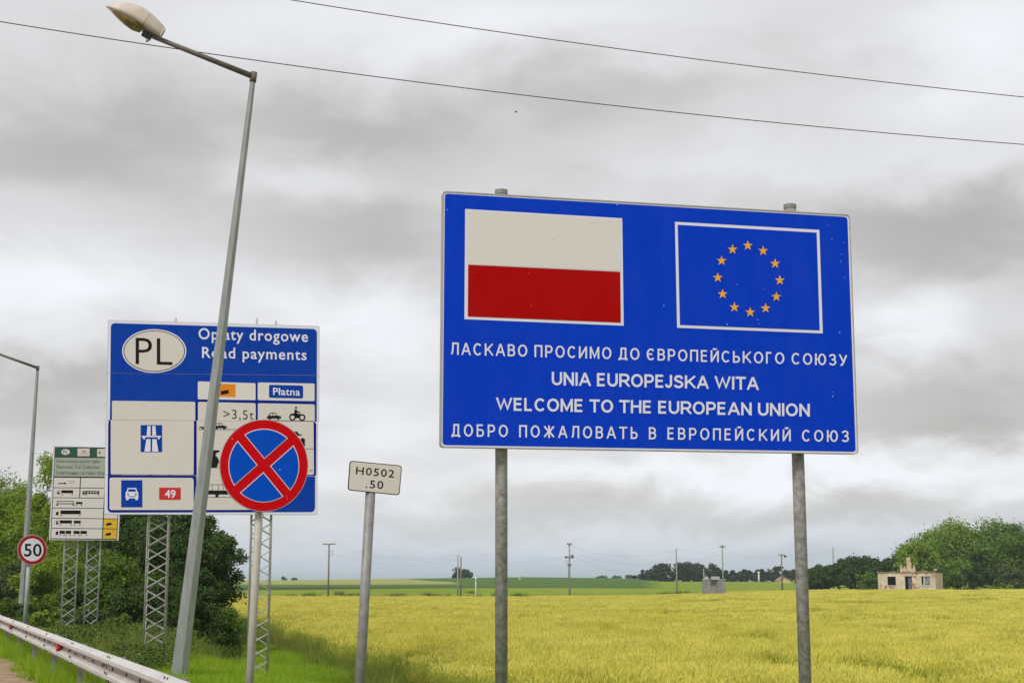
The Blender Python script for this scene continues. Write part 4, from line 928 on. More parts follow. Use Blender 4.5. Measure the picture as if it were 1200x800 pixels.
# short yellow marker stub on the lawn
Ys = 30.0
while V(264.2, 760.5, Ys).z > gz(V(264.2, 760.5, Ys).x, Ys) and Ys < 60: Ys += .1
c = V(264.2, 760.5, Ys); c.z = gz(c.x, c.y)
ms = thing('marker_stub', 'short pale yellow marker stub standing in the grass before the tree', 'marker post', c)
MB().tube([c - Vector((0, 0, .05)), c + Vector((0, 0, .235))], .030, 12).build('stub', mat('stub_yellow', (.62, .60, .30), .6, 0, (.5, .47, .24), 10), ms, True)
MB().tube([c + Vector((0, 0, .235)), c + Vector((0, 0, .25))], [.033, .026], 12).build('cap', mat('stub_cap', (.72, .70, .42), .5), ms)

# ================================================================== OVERHEAD WIRES
def wire(pts, Ya, Yb, rad, label, group, cat='wire', name='overhead_wire', m=WIRE, k=3):
    # a parabola through three picture points, continued beyond the frame
    (x0, y0), (x1, y1), (x2, y2) = pts; P_ = []
    co = np.polyfit([x0, x1, x2], [y0, y1, y2], 2)
    for i in range(41):
        x = -500 + (2200) * i / 40; yv = np.polyval(co, x); q = (x - 0) / 1200; P_.append(V(x, yv, Ya + (Yb - Ya) * q))
    c = P_[20].copy(); return tag(MB().tube(P_, rad, 5).build(name, m, None, True, at=c), label, cat, group)
wire([(340, 0), (770, 63.5), (1200, 114)], 34, 42, .0125, 'upper of the two dark overhead wires crossing the sky', 'overhead wires')
wire([(0, 25.6), (620, 112.5), (1200, 169.5)], 34, 42, .0125, 'lower overhead wire crossing the sky above the big blue sign', 'overhead wires')
# a single bird, a dot in the sky
bp = V(604.5, 131.5, 120); b = MB()
b.tube([bp + Vector((-.12, .05, 0)), bp + Vector((-.04, 0, .01)), bp + Vector((.07, 0, .02)), bp + Vector((.13, -.02, .03))], [.02, .045, .04, .015], 8)
bird = b.build('bird', mat('bird_dark', (.05, .05, .05), .8), None, True, at=bp); tag(bird, 'tiny dark bird flying high between the wire and the cloud', 'bird')
MB().add([bp + Vector(q) for q in ((-.03, 0, .03), (.05, 0, .03), (.04, -.2, .07), (-.0, -.2, .07), (.04, .2, .07), (-.0, .2, .07), (-.03, 0, .02), (.05, 0, .02))], [(0, 1, 2, 3), (0, 1, 4, 5), (6, 7, 2, 3), (6, 7, 4, 5)]).build('wings', MATS['bird_dark'], bird).location = (0, 0, 0)

# ================================================================== TREES
def leafmat(name, ca, cb, cc=None, ps=.5): return plant_mat(name, ca, cb, cc, ps, .32, .5, lo=.3, hi=.7)
L_DARK = leafmat('leaves_dark', (.026, .068, .010), (.105, .19, .026), (.055, .10, .030))
L_MID = leafmat('leaves_mid', (.055, .125, .010), (.20, .31, .03), (.09, .19, .02))
L_BRIGHT = leafmat('leaves_bright', (.11, .22, .010), (.34, .46, .035), (.20, .31, .02))
L_OLIVE = leafmat('leaves_olive', (.07, .11, .025), (.15, .19, .06), (.10, .14, .03))
L_FARD = leafmat('leaves_far_dark', (.030, .075, .014), (.085, .155, .024), None, .2)
L_FARM = leafmat('leaves_far_mid', (.065, .155, .014), (.20, .32, .03), None, .2)
L_FARB = leafmat('leaves_far_bright', (.12, .24, .014), (.34, .46, .04), None, .2)
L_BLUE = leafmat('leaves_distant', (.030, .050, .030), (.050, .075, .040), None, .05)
BARK = mat('bark', (.10, .085, .065), .9, 0, (.16, .14, .11), 12, 5, .4, stretch=(3, 3, .6))

def crown_leaves(c, rad, nclu, nleaf, leaf, seed, clu=.30, low=0.0, squash=1.0, top=None):
    r = np.random.default_rng(seed); c = np.array(c); rad = np.array(rad)
    d = r.normal(size=(nclu, 3)); d /= np.linalg.norm(d, axis=1)[:, None]; rr = r.random(nclu) ** (1 / 2.4)
    lump = 1 + .22 * np.sin(d[:, 0] * 3.1 + seed) * np.cos(d[:, 2] * 4.3 + seed * 1.7) + r.normal(0, .07, nclu)
    cc = c + d * rad * (rr * lump * (1 - clu * .45))[:, None]
    per = r.multinomial(nleaf, np.ones(nclu) / nclu); cid = np.repeat(np.arange(nclu), per); n = len(cid)
    cr = (min(rad[0], rad[2]) * clu) * r.uniform(.6, 1.3, nclu)
    o = r.normal(size=(n, 3)); o /= np.linalg.norm(o, axis=1)[:, None]; ro = r.random(n) ** (1 / 2.0) * (1 + (r.random(n) < .06) * r.uniform(.2, .7, n))
    p = cc[cid] + o * (cr[cid] * ro)[:, None] * np.array([1, 1, .8])
    nrm = o * .6 + r.normal(size=(n, 3)) * .55 + np.array([0, 0, .45]); nrm /= np.linalg.norm(nrm, axis=1)[:, None]
    ax = np.cross(nrm, r.normal(size=(n, 3))); ax /= np.linalg.norm(ax, axis=1)[:, None]; bx = np.cross(nrm, ax)
    L = leaf * r.uniform(.6, 1.25, n)[:, None]; W = L * .36
    v = np.stack([p - ax * L * .5, p + bx * W - ax * L * .05 + nrm * L * .06, p + ax * L * .5 - nrm * L * .1, p - bx * W - ax * L * .05 + nrm * L * .06], 1)
    return v, cc
def make_tree(name, label, cat, x, y, ztop, w_, lm, nclu, nleaf, leaf, seed, group=None, trunk=.12, base=.12, clu=.30, taper=0, zbase=None, wy=None):
    g0 = gz(x, y) if zbase is None else zbase; H = ztop - g0; th = thing(name, label, cat, (x, y, g0), group)
    zc = g0 + H * (base + (1 - base) * .5); rz = H * (1 - base) * .5
    v, cc = crown_leaves((x, y, zc), (w_ / 2, (wy or w_) / 2, rz), nclu, nleaf, leaf, seed, clu)
    if taper:   # narrower towards the top
        k = np.clip((v[..., 2] - g0) / H, 0, 1.2); sc_ = 1.12 - taper * k; v[..., 0] = x + (v[..., 0] - x) * sc_; v[..., 1] = y + (v[..., 1] - y) * sc_
    v[..., 2] = np.maximum(v[..., 2], g0 + .03)
    V_ = v.reshape(-1, 3) - np.array([x, y, g0]); me = npmesh('crown', V_, np.arange(len(V_)).reshape(-1, 4), 4, [lm]); o = bpy.data.objects.new('crown', me); col.objects.link(o); o.parent = th
    rr = random.Random(seed); b = MB(); t0 = Vector((x, y, g0 - .1)); tp = Vector((x + rr.uniform(-.1, .1) * w_, y, g0 + H * .8)); r0 = trunk
    b.tube([t0, t0.lerp(tp, .35) + Vector((rr.uniform(-.03, .03) * w_, 0, 0)), t0.lerp(tp, .7), tp], [r0, r0 * .75, r0 * .45, r0 * .12], 8)
    order = sorted(range(len(cc)), key=lambda i: rr.random())[:9]
    for i in order:
        e = Vector(cc[i]); q = max(.15, min(.8, (e.z - g0) / H * .6)); s_ = t0.lerp(tp, q); m_ = s_.lerp(e, .5) + Vector((0, 0, -.04 * H)); b.tube([s_, m_, e], [r0 * .4, r0 * .25, r0 * .06], 6)
    b.build('trunk', BARK, th, True); return th
def px_tree(name, label, cat, px, Y, top, wpx, lm, nclu, nleaf, leaf, seed, group=None, **k):
    p = V(px, 700, Y); zt = V(px, top, Y).z; return make_tree(name, label, cat, p.x, Y, zt, wpx * Y / F, lm, nclu, nleaf, leaf, seed, group, **k)

G1 = 'trees and bushes behind the toll signs'
near = [
 ('broadleaf_tree', 'dark green tree at the far left edge behind the distant lamp post', 'tree', -14, 86, 541, 130, L_MID, 70, 26000, .14),
 ('broadleaf_tree', 'yellow green sapling rising just right of the distant lamp post', 'tree', 48, 74, 540, 84, L_BRIGHT, 60, 26000, .12),
 ('broadleaf_tree', 'yellow green tree just left of the distant lamp post', 'tree', 14, 78, 548, 96, L_BRIGHT, 60, 26000, .125),
 ('broadleaf_tree', 'light green tree at the left side of the toll sign', 'tree', 78, 70, 556, 84, L_BRIGHT, 60, 24000, .115),
 ('broadleaf_tree', 'mid green tree directly behind the toll sign', 'tree', 118, 66, 560, 96, L_MID, 70, 28000, .115),
 ('broadleaf_tree', 'dark green tree between the toll sign and the first tall lattice post', 'tree', 160, 58, 570, 100, L_DARK, 80, 30000, .11),
 ('broadleaf_tree', 'dense dark tree behind the leaning street lamp', 'tree', 205, 54, 575, 96, L_DARK, 80, 32000, .105),
 ('broadleaf_tree', 'dark rounded tree at the right end of the row, its leafy edge against the sky', 'tree', 240, 50, 584, 92, L_DARK, 90, 36000, .10),
 ('bush', 'light green bush below the 50 sign', 'bush', 58, 60, 650, 110, L_BRIGHT, 46, 20000, .10),
 ('bush', 'bright green bush between the toll sign lattice posts and the first tall lattice post', 'bush', 138, 50, 640, 90, L_MID, 50, 19000, .095),
 ('bush', 'olive green low bush at the left edge of the frame behind the guardrail', 'bush', 2, 68, 655, 96, L_OLIVE, 46, 18000, .11),
 ('bush', 'mid green bush behind the toll sign lattice posts', 'bush', 96, 55, 665, 84, L_MID, 44, 16000, .10),
 ('bush', 'dark green bush behind the first tall lattice post', 'bush', 172, 46, 672, 90, L_DARK, 50, 18000, .09),
 ('bush', 'dark green bush at the foot of the leaning street lamp', 'bush', 218, 45, 688, 86, L_DARK, 46, 17000, .085),
 ('bush', 'small green bush beside the yellow marker stub', 'bush', 262, 47, 700, 58, L_MID, 34, 10000, .08),
 ('bush', 'small leafy bush at the foot of the toll sign lattice posts', 'bush', 120, 43, 712, 80, L_OLIVE, 36, 11000, .08),
 ('bush', 'low dark bush close behind the guardrail under the 50 sign', 'bush', 40, 54, 702, 70, L_DARK, 36, 11000, .085),
 ('bush', 'small green bush behind the guardrail at the left frame edge', 'bush', 4, 60, 698, 60, L_MID, 36, 10000, .09),
 ('bush', 'leafy bush beyond the guardrail between the toll sign and the first tall lattice post', 'bush', 145, 39, 722, 70, L_MID, 36, 11000, .075),
 ('bush', 'low bright bush just behind the guardrail between the 50 sign and the toll lattice posts', 'bush', 58, 46, 712, 56, L_BRIGHT, 30, 9000, .08),
 ('bush', 'low dark bush just behind the guardrail, left of the first tall lattice post', 'bush', 172, 37, 730, 60, L_DARK, 30, 9000, .07),
 ('bush', 'low mid green bush just behind the guardrail right of the toll sign lattice posts', 'bush', 128, 41, 722, 56, L_MID, 30, 9000, .075),
 ('bush', 'low olive bush just behind the guardrail between the two toll sign lattice posts', 'bush', 92, 43, 716, 46, L_OLIVE, 30, 8000, .075),
 ('bush', 'low bush behind the guardrail left of the toll sign lattice posts', 'bush', 62, 52, 700, 80, L_MID, 36, 11000, .085),
]
for i, a in enumerate(near):
    px_tree(*a, 100 + i, G1, base=.0 if a[2] == 'bush' else .03, trunk=.11 if a[2] == 'tree' else .04, clu=.32, taper=.22 if a[2] == 'tree' else 0)

G2 = 'trees around the ruined house'
farR = [
 ('dark low tree at the left end of the wood by the right post', 962, 268, 660, 34, L_FARD), ('dark tree second from the left in the low wood', 984, 264, 653, 40, L_FARD),
 ('dark round tree in the middle of the low wood', 1008, 262, 650, 40, L_FARD), ('dark tree just left behind the ruined house', 1036, 258, 650, 44, L_FARD),
 ('bright green tree rising directly above the ruin chimney', 1074, 256, 632, 42, L_FARB), ('mid green tree behind the right half of the ruin', 1086, 264, 625, 54, L_FARM),
 ('bright tree left of the tallest crown', 1110, 268, 615, 60, L_FARB), ('tallest broad bright green tree of the group', 1140, 274, 606, 84, L_FARB),
 ('broad mid green tree right of the tallest crown', 1172, 268, 610, 66, L_FARM), ('mid green tree at the right edge of the frame', 1198, 264, 615, 60, L_FARM), ('green tree just beyond the right edge of the frame', 1232, 262, 612, 60, L_FARM)]
for i, (lb, px, Y, top, wp, lm) in enumerate(farR):
    px_tree('broadleaf_tree', lb, 'tree', px, Y, top, wp * 1.25, lm, 70, 21000, .42, 200 + i, G2, base=.0, trunk=.22, clu=.36, taper=.0)
for i, (lb, px, Y, top, wp, lm) in enumerate([
 ('low green bush against the left wall of the ruined house', 1018, 246, 669, 26, L_FARM), ('mid green bush just right of the ruined house', 1117, 250, 651, 34, L_FARM), ('dark bush in the hollow under the tallest tree', 1143, 252, 655, 38, L_FARD),
 ('dark shrub between two rounded bushes at right', 1165, 256, 660, 34, L_FARD), ('olive rounded bush near the right edge of the frame', 1188, 244, 662, 36, L_OLIVE), ('low pale green weeds bush before the right trees', 1172, 240, 683, 50, L_FARB), ('dark bush at the left end of the wood beside the right sign post', 946, 264, 672, 26, L_FARD)]):
    px_tree('bush', lb, 'bush', px, Y, top, wp * 1.15, lm, 30, 4200, .42, 240 + i, G2, base=.0, trunk=.08, clu=.32)
G3 = 'distant trees on the skyline'
far = [(757, 505, 667, 20, 'low distant tree at the left end of the skyline row'), (776, 500, 657.5, 24, 'rounded distant tree left of the tall thin pole'), (803, 500, 655, 28, 'largest distant tree just right of the tall thin pole'), (820, 505, 657, 22, 'distant tree above the concrete block'),
       (838, 510, 662, 14, 'small distant tree between the block and the power pole'), (857, 520, 667, 22, 'low distant tree right of the middle power pole'), (874, 522, 667.5, 20, 'low distant tree left of the little gabled barn'), (892, 520, 665, 18, 'small peaked distant tree left of the crossarm pole'),
       (910, 520, 664, 20, 'distant tree behind the crossarm pole'), (926, 522, 667, 18, 'distant tree left of the right sign post'), (944, 520, 668, 18, 'distant tree right of the right sign post')]
for i, (px, Y, top, wp, lb) in enumerate(far):
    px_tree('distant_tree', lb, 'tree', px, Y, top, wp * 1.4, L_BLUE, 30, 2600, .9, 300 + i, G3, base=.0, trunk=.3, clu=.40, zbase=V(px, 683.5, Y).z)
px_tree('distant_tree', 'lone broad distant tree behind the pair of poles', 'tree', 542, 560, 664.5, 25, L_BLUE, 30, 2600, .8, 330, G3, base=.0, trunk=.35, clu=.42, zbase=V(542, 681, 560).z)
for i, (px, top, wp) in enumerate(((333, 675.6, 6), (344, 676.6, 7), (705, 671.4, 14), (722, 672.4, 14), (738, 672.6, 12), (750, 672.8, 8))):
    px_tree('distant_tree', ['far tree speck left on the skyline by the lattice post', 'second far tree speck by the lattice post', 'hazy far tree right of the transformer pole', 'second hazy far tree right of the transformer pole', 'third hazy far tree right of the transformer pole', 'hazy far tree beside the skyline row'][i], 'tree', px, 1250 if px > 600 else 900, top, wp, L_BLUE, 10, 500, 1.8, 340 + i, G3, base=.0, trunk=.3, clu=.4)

# ================================================================== UTILITY POLES
def far_pole(label, px, ytop, Y, r, m, arms=(), name='utility_pole', extra=None, ybase=None):
    T_ = V(px, ytop, Y); g0 = gz(T_.x, Y); th = thing(name, label, 'power pole', (T_.x, Y, g0), 'power poles across the fields')
    MB().tube([(T_.x, Y, g0 - .1), T_], [r, r * .75], 10).build('pole', m, th, True)
    for (dy, hw) in arms:
        z_ = T_.z - dy; MB().box((T_.x, Y - r, z_), AX, (hw, .05, .06)).build('crossarm', DARKM, th)
        for k in (-1, -.45, .45, 1):
            MB().tube([(T_.x + k * hw * .93, Y - r, z_ + .06), (T_.x + k * hw * .93, Y - r, z_ + .30), (T_.x + k * hw * .93, Y - r, z_ + .34)], [.05, .075, .03], 8).build('insulator', mat('insulator_white', (.6, .6, .58), .3), th, True)
    return th, T_
p1, T1 = far_pole('wooden power pole with small crossarm in the field left of the kilometre plate', 385.7, 637, 206, .135, WOOD, ((.05, .85),))
MB().tube([T1 + Vector((.15, -.2, -1.1)), T1 + Vector((.55, -.2, -.8)), T1 + Vector((.6, -.2, -1.4)), T1 + Vector((.2, -.2, -1.6))], .035, 6).build('cable_loop', DARKM, p1, True)
p2, T2 = far_pole('left pole of the close pair before the lone tree', 536.6, 650, 214, .12, CONC)
p3, T3 = far_pole('right pole of the close pair before the lone tree', 540.2, 651.5, 211, .12, WOOD)
p4, T4 = far_pole('concrete power pole with white insulators and switch arm between the sign posts', 667.2, 637.5, 208, .15, CONC, ((.0, .35), (1.78, .62)))
MB().box(T4 + Vector((.45, -.2, -1.65)), AX, (.06, .06, .28)).build('switch', BLKP, p4); MB().box(T4 + Vector((.25, -.2, -1.6)), AX, (.06, .06, .22)).build('switch', BLKP, p4)
MB().box(T4 + Vector((-.48, -.2, -1.75)), AX, (.14, .06, .10)).build('switch_box', BLKP, p4)
MB().tube([T4 + Vector((-.6, -.2, -1.6)), T4 + Vector((-.2, -.2, -2.9)), T4 + Vector((-.15, -.2, -5.2))], .025, 5).build('down_cable', WIRE, p4)
MB().box(T4 + Vector((0, -.2, -2.75)), AX, (.26, .08, .10)).build('bracket', DARKM, p4)
p5, T5 = far_pole('tall thin pale pole among the skyline trees', 792.4, 642.5, 236, .13, CONC)
p6, T6 = far_pole('power pole rising behind the grey concrete block', 846.4, 638, 250, .13, CONC, ((.35, .45),))
p7, T7 = far_pole('dark power pole with crossarm left of the right sign post', 915.6, 649.5, 262, .15, WOOD, ((.05, .55),))
MB().box(T7 + Vector((.62, -.2, -.3)), AX, (.22, .1, .16)).build('switch_box', BLKP, p7)
p8, T8 = far_pole('pole tip standing above the dark low wood', 976, 641.5, 290, .17, CONC)
p9, T9 = far_pole('short leaning stay pole beside the concrete block', 824.6, 665.5, 200, .07, CONC)
def span(a, b, sag, label, r=.011):
    P_ = [a.lerp(b, k / 14) + Vector((0, 0, -sag * 4 * (k / 14) * (1 - k / 14))) for k in range(15)]
    return tag(MB().tube(P_, r, 4).build('power_line', mat('far_wire', (.34, .34, .35), .6), None, False, at=P_[7]), label, 'wire', 'wires between the field poles')
Z = Vector
span(T1 + Z((0, 0, .2)), T2, 1.3, 'faint wire from the wooden field pole to the pair of poles, upper'); span(T1 + Z((0, 0, -1.2)), T3 + Z((0, 0, -.3)), 1.2, 'faint wire from the wooden field pole to the pair of poles, lower')
span(T2, T4 + Z((0, 0, -1.6)), .9, 'faint wire from the pair of poles to the transformer pole')
for k in range(3): span(T4 + Z((.3 * k, 0, -.2 - .75 * k)), T5 + Z((0, 0, -.2 - 1.1 * k)), 1.2 + .2 * k, ['highest', 'middle', 'lowest'][k] + ' faint wire between the transformer pole and the tall thin pole')
span(T5, T6, .7, 'upper faint wire from the tall thin pole to the pole behind the block'); span(T5 + Z((0, 0, -1.4)), T6 + Z((0, 0, -1.2)), .8, 'lower faint wire from the tall thin pole to the pole behind the block')
span(T6 + Z((0, 0, -.4)), T7, 1.0, 'faint wire from the pole behind the block to the dark crossarm pole'); span(T7, T8, .8, 'faint wire from the dark crossarm pole to the pole tip in the wood')

# white gas markers and other small posts in the fields
def marker(label, px, yt, yb, Y, r, m):
    T_ = V(px, yt, Y); g0 = min(gz(T_.x, Y), V(px, yb, Y).z); th = thing('field_marker', label, 'marker post', (T_.x, Y, g0), 'white marker posts in the fields')
    MB().tube([(T_.x, Y, g0 - .3), T_], r, 8).build('post', m, th, True); MB().tube([T_ - Vector((0, 0, .4)), T_ + Vector((0, 0, .1))], r * 1.7, 8).build('head', mat('marker_white', (.7, .7, .68), .6), th, True)
MW = mat('marker_white', (.7, .7, .68), .6)
marker('thin white marker post left of the welcome sign post', 557.6, 676.5, 697, 205, .065, MW)
marker('tiny white marker on the dark green field right of the sign post', 609.3, 673.8, 678, 430, .24, MW)
marker('tiny white marker post between the block and the right sign post', 889, 669.8, 681, 400, .20, MW)

# ================================================================== CONCRETE BLOCK
Yb = 203; c0 = V(825.2, 700, Yb); c1 = V(851.0, 700, Yb); g0 = gz((c0.x + c1.x) / 2, Yb); zt = V(838, 679.0, Yb).z
CB = mat('block_concrete', (.30, .30, .28), .9, 0, (.20, .20, .19), 1.2, 6, .3)
blk = thing('concrete_bunker', 'low grey concrete bunker block at the far edge of the wheat', 'bunker', ((c0.x + c1.x) / 2, Yb + 1, g0))
xa, xb = c0.x, c1.x; xm = xa + (xb - xa) * .30; xn = xa + (xb - xa) * .62
wb = MB()
for (u0, u1, dz) in ((xa, xm, 0), (xn, xb, -.04)): wb.box(((u0 + u1) / 2, Yb + 1, (g0 - .2 + zt + dz) / 2), AX, ((u1 - u0) / 2, 1.0, (zt + dz - g0 + .2) / 2))
wb.box(((xm + xn) / 2, Yb + 1.02, (g0 - .2 + zt - .1) / 2), AX, ((xn - xm) / 2 - .002, .9, (zt - .1 - g0 + .2) / 2)); wb.build('wall', CB, blk)
MB().box(((xa + xb) / 2, Yb + 1, zt + .045), AX, ((xb - xa) / 2 + .06, 1.08, .04)).build('roof_slab', mat('slab_concrete', (.42, .42, .40), .9, 0, (.34, .34, .32), 2), blk)
a = V(833.8, 679, Yb + .8); b_ = V(843, 675, Yb + .8); MB().box(((a.x + b_.x) / 2, Yb + 1, (zt + .09 + b_.z) / 2), AX, ((b_.x - a.x) / 2, .5, (b_.z - zt - .09) / 2)).build('top_box', MATS['slab_concrete'], blk)
MB().box(((xm + xn) / 2, Yb + .1, zt - .42), AX, ((xn - xm) / 2 - .1, .012, .28)).build('grille', mat('grille_dark', (.08, .08, .075), .8), blk)
for k_, x_ in enumerate((xa + .1, xa + .35)): MB().tube([(x_, Yb + .4, zt + .08), (x_ - .15, Yb + .4, zt + .9)], .03, 6).build('vent_pipe', CONC, blk)

# ================================================================== LITTLE BARN
Yh = 455; a = V(912.2, 681.5, Yh); b_ = V(927.2, 681.5, Yh); g0 = gz((a.x + b_.x) / 2, Yh); ze = V(920, 680.2, Yh).z; zr = V(919, 675.6, Yh).z; xm = a.x + (b_.x - a.x) * .45
barn = thing('gabled_barn', 'tiny pale yellow gabled barn in front of the distant trees', 'barn', ((a.x + b_.x) / 2, Yh + 3, min(g0, ze - .4)))
MB().prism([Vector(p) for p in ((a.x, Yh, g0 - .5), (b_.x, Yh, g0 - .5), (b_.x, Yh, ze), (xm, Yh, zr - .05), (a.x, Yh, ze))], [Vector(p) for p in ((a.x, Yh + 6, g0 - .5), (b_.x, Yh + 6, g0 - .5), (b_.x, Yh + 6, ze), (xm, Yh + 6, zr - .05), (a.x, Yh + 6, ze))]).build('wall', mat('barn_yellow', (.60, .55, .30), .8, 0, (.5, .45, .25), 2), barn)
for s_, (x0, z0) in enumerate(((a.x - .15, ze - .05), (b_.x + .15, ze - .05))):
    MB().prism([Vector((x0, Yh - .3, z0)), Vector((xm, Yh - .3, zr)), Vector((xm, Yh - .3, zr + .15)), Vector((x0, Yh - .3, z0 + .15))], [Vector((x0, Yh + 6.3, z0)), Vector((xm, Yh + 6.3, zr)), Vector((xm, Yh + 6.3, zr + .15)), Vector((x0, Yh + 6.3, z0 + .15))]).build('roof', mat('barn_roof', (.33, .20, .12), .8), barn)

# ================================================================== RUINED HOUSE
NC = V(1096.8, 690, 235); NC.z = 0; fa = R(27)
fd = Vector((-math.cos(fa), math.sin(fa), 0)); bd = Vector((math.sin(fa), math.cos(fa), 0))       # along the front (to the left), into the house
PH = Plane((1096.8, 690), 235, (1028.7, 690), (NC + fd * 9.3).y)
PH.P = NC.copy(); PH.n = -bd; PH.u = fd
def hu(px): q = PH.at(px, 680); return (q - NC).dot(fd)
def hz_(py, px=1062): return PH.at(px, py).z
g0 = gz(NC.x - 4, 237) - .25; Wd = hu(1028.8); z_r = hz_(670.6)
ho = thing('ruined_house', 'small roofless looking ruined brick house with peeling pale plaster, dark openings and a broken chimney', 'house', tuple(NC + fd * Wd / 2 + bd * 2.5 + Vector((0, 0, g0))))
def plaster():
    m = bpy.data.materials.new('peeling_plaster'); m.use_nodes = True; q = NT(m.node_tree); b = q.n['Principled BSDF']; P_ = q.node('ShaderNodeNewGeometry').outputs['Position']
    c = q.mix(q.rng(q.noise(q.vm('MULTIPLY', P_, (1, 1, .6)), 1.1, 6, .6), .42, .6), (.66, .57, .45), (.54, .43, .31))
    c = q.mix(q.rng(q.noise(q.vm('ADD', P_, (9, 4, 2)), .75, 6, .65), .53, .60), c, (.40, .22, .135)); c = q.mix(q.rng(q.noise(P_, 5, 5, .6), .60, .72, 0, .6), c, (.22, .17, .12))
    q.put(b.inputs['Base Color'], c); b.inputs['Roughness'].default_value = .9
    bn = q.node('ShaderNodeBump'); bn.inputs['Strength'].default_value = .5; bn.inputs['Distance'].default_value = .03; q.put(bn.inputs['Height'], q.noise(P_, 3, 6)); q.put(b.inputs['Normal'], bn.outputs[0]); return m
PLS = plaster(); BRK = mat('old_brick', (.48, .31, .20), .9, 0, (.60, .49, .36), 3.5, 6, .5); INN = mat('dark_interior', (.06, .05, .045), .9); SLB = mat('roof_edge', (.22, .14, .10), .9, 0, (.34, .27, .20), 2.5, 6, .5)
def hbox(b, u0, u1, d0, d1, z0, z1):
    c = NC + fd * (u0 + u1) / 2 + bd * (d0 + d1) / 2; b.box((c.x, c.y, (z0 + z1) / 2), (fd, bd, (0, 0, 1)), (abs(u1 - u0) / 2, (d1 - d0) / 2, (z1 - z0) / 2)); return b
U = {k: hu(v) for k, v in dict(w2r=1090.4, w2l=1079.2, dr=1068.8, dl=1060.5, w1r=1049.7, w1l=1039.9).items()}
zs1, zt1 = hz_(685.4), hz_(675.2); zs2, zt2 = hz_(684.6), hz_(674.8); zd = hz_(674.8); T = .32
fw = MB()
cols = [(0, U['w2r'], None), (U['w2r'], U['w2l'], (zs2, zt2)), (U['w2l'], U['dr'], None), (U['dr'], U['dl'], (g0, zd)), (U['dl'], U['w1r'], None), (U['w1r'], U['w1l'], (zs1, zt1)), (U['w1l'], Wd, None)]
for a, b_, o_ in cols:
    if o_ is None: hbox(fw, a + .0005, b_ - .0005, 0, T, g0 - .3, z_r)
    else:
        if o_[0] > g0: hbox(fw, a, b_, .002, T, g0 - .3, o_[0])
        hbox(fw, a, b_, .002, T, o_[1], z_r)
fw.build('front_wall', PLS, ho)
hbox(MB(), .001, T, T + .001, 5.6, g0 - .3, z_r - .03).build('side_wall', PLS, ho); hbox(MB(), Wd - T, Wd - .001, T + .001, 5.6, g0 - .3, z_r - .03).build('side_wall', PLS, ho)
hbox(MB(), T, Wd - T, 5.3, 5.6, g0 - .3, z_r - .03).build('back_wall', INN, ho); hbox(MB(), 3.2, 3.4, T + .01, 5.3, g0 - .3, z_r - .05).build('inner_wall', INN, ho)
# ragged flat roof edge: broken slab in uneven lengths
rs = random.Random(4); u = -.12
while u < Wd + .1:
    e_ = min(u + rs.uniform(.5, 1.3), Wd + .12); h_ = rs.uniform(.05, .26)
    hbox(MB(), u + .006, e_ - .006, -.16 + rs.uniform(-.04, .05), 5.7, z_r + .002, z_r + h_).build('roof_slab', SLB, ho); u = e_
# brick parapet over the door with the stepped broken stack
pu0, pu1 = hu(1073), hu(1055.2); z1 = hz_(665.6)
hbox(MB(), pu0, pu1, -.03, .42, z_r - .5, z1).build('parapet', BRK, ho)
su0, su1 = hu(1068.2), hu(1063.2); z2 = hz_(652.8)
ch = hbox(MB(), su0, su1, .02, .62, z1 + .002, (z1 + z2) / 2 + .1).build('chimney', BRK, ho)
hbox(MB(), su0 + .14, su1 + .03, .04, .58, (z1 + z2) / 2 + .102, z2).build('chimney_top', BRK, ch)
for (a, b_, h_) in ((1057.4, 1055.6, .5), (1072.4, 1070.6, .42), (1098.2, 1094.8, .28), (1061, 1059.4, .22)): hbox(MB(), hu(a), hu(b_), .02, .36, (z1 if a < 1090 else z_r + .3) + .002, (z1 if a < 1090 else z_r + .3) + h_).build('loose_brick', BRK, ho)
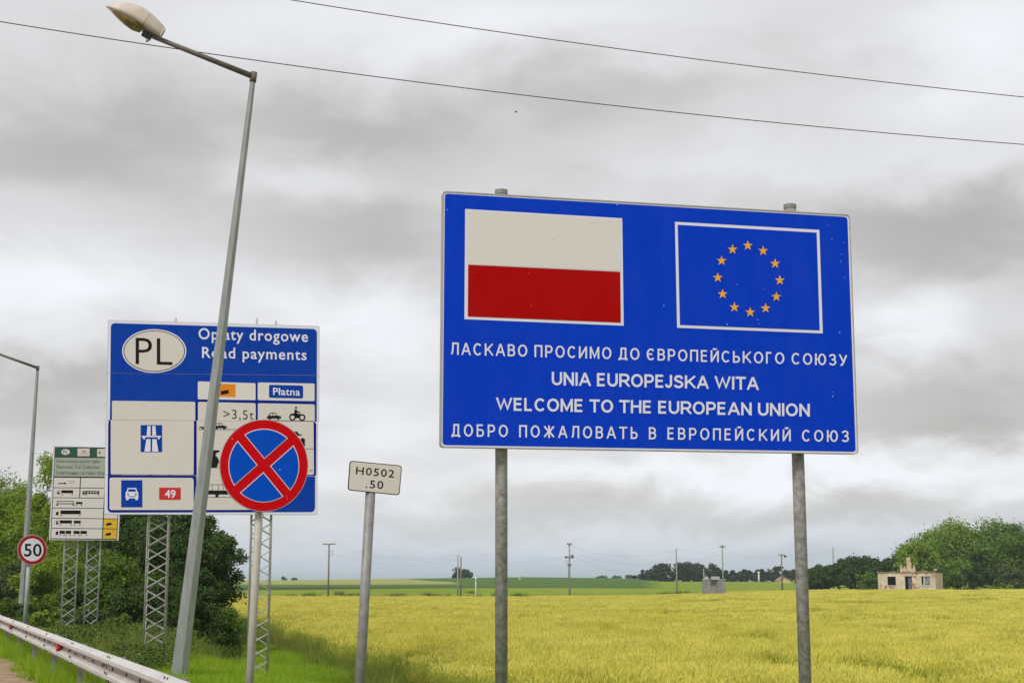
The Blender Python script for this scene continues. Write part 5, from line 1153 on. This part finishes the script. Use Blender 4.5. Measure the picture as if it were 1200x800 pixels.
# openings: sills, lintels, window frame, dark leaning door leaf
for (a, b_, zz) in ((U['w1r'], U['w1l'], zs1), (U['w2r'], U['w2l'], zs2)): hbox(MB(), a - .12, b_ + .12, -.10, .12, zz - .14, zz - .002).build('window_sill', mat('sill', (.62, .56, .46), .8, 0, (.5, .44, .36), 4), ho)
for (a, b_, zz) in ((U['dr'], U['dl'], zd), (U['w2r'], U['w2l'], zt2), (U['w1r'], U['w1l'], zt1)): hbox(MB(), a - .1, b_ + .1, -.03, .001, zz + .002, zz + .17).build('lintel', MATS['sill'], ho)
WF = mat('frame_white', (.66, .65, .62), .6); um = hu(1082.6)
wf = MB(); hbox(wf, um - .07, um + .07, .12, .20, zs2, zt2); hbox(wf, U['w2r'], U['w2r'] + .08, .12, .19, zs2, zt2); hbox(wf, U['w2l'] - .08, U['w2l'], .12, .19, zs2, zt2); hbox(wf, U['w2r'] + .08, U['w2l'] - .08, .13, .18, zt2 - .08, zt2)
wn = wf.build('window_frame', WF, ho)
hbox(MB(), U['w2r'] + .08, um - .08, .145, .155, zs2 + .1, zt2 - .1).build('pane', mat('old_pane', (.10, .10, .12), .15, 0, (.30, .30, .30), 1.5), wn)
hbox(MB(), U['dr'] + .06, U['dr'] + .66, .22, .27, g0 - .05, zd - .12).build('door', mat('door_dark', (.055, .045, .07), .7, 0, (.16, .15, .19), 2.5), ho)

# ================================================================== HAZE
hz_m = bpy.data.materials.new('haze_air'); hz_m.use_nodes = True; q = NT(hz_m.node_tree); q.n.clear(); ho_ = q.node('ShaderNodeOutputMaterial'); pv = q.node('ShaderNodeVolumePrincipled')
pv.inputs['Color'].default_value = (.74, .86, 1.0, 1); pv.inputs['Density'].default_value = .0002; pv.inputs['Anisotropy'].default_value = .2; q.l.new(pv.outputs[0], ho_.inputs['Volume'])
hzb = MB().box((0, 3900, 9.5), AX, (9300, 5400, 12)).build('haze', hz_m); tag(hzb, kind='stuff'); sc.cycles.volume_bounces = 1

for o in bpy.data.objects:
    if '_o' in o.keys(): del o['_o']
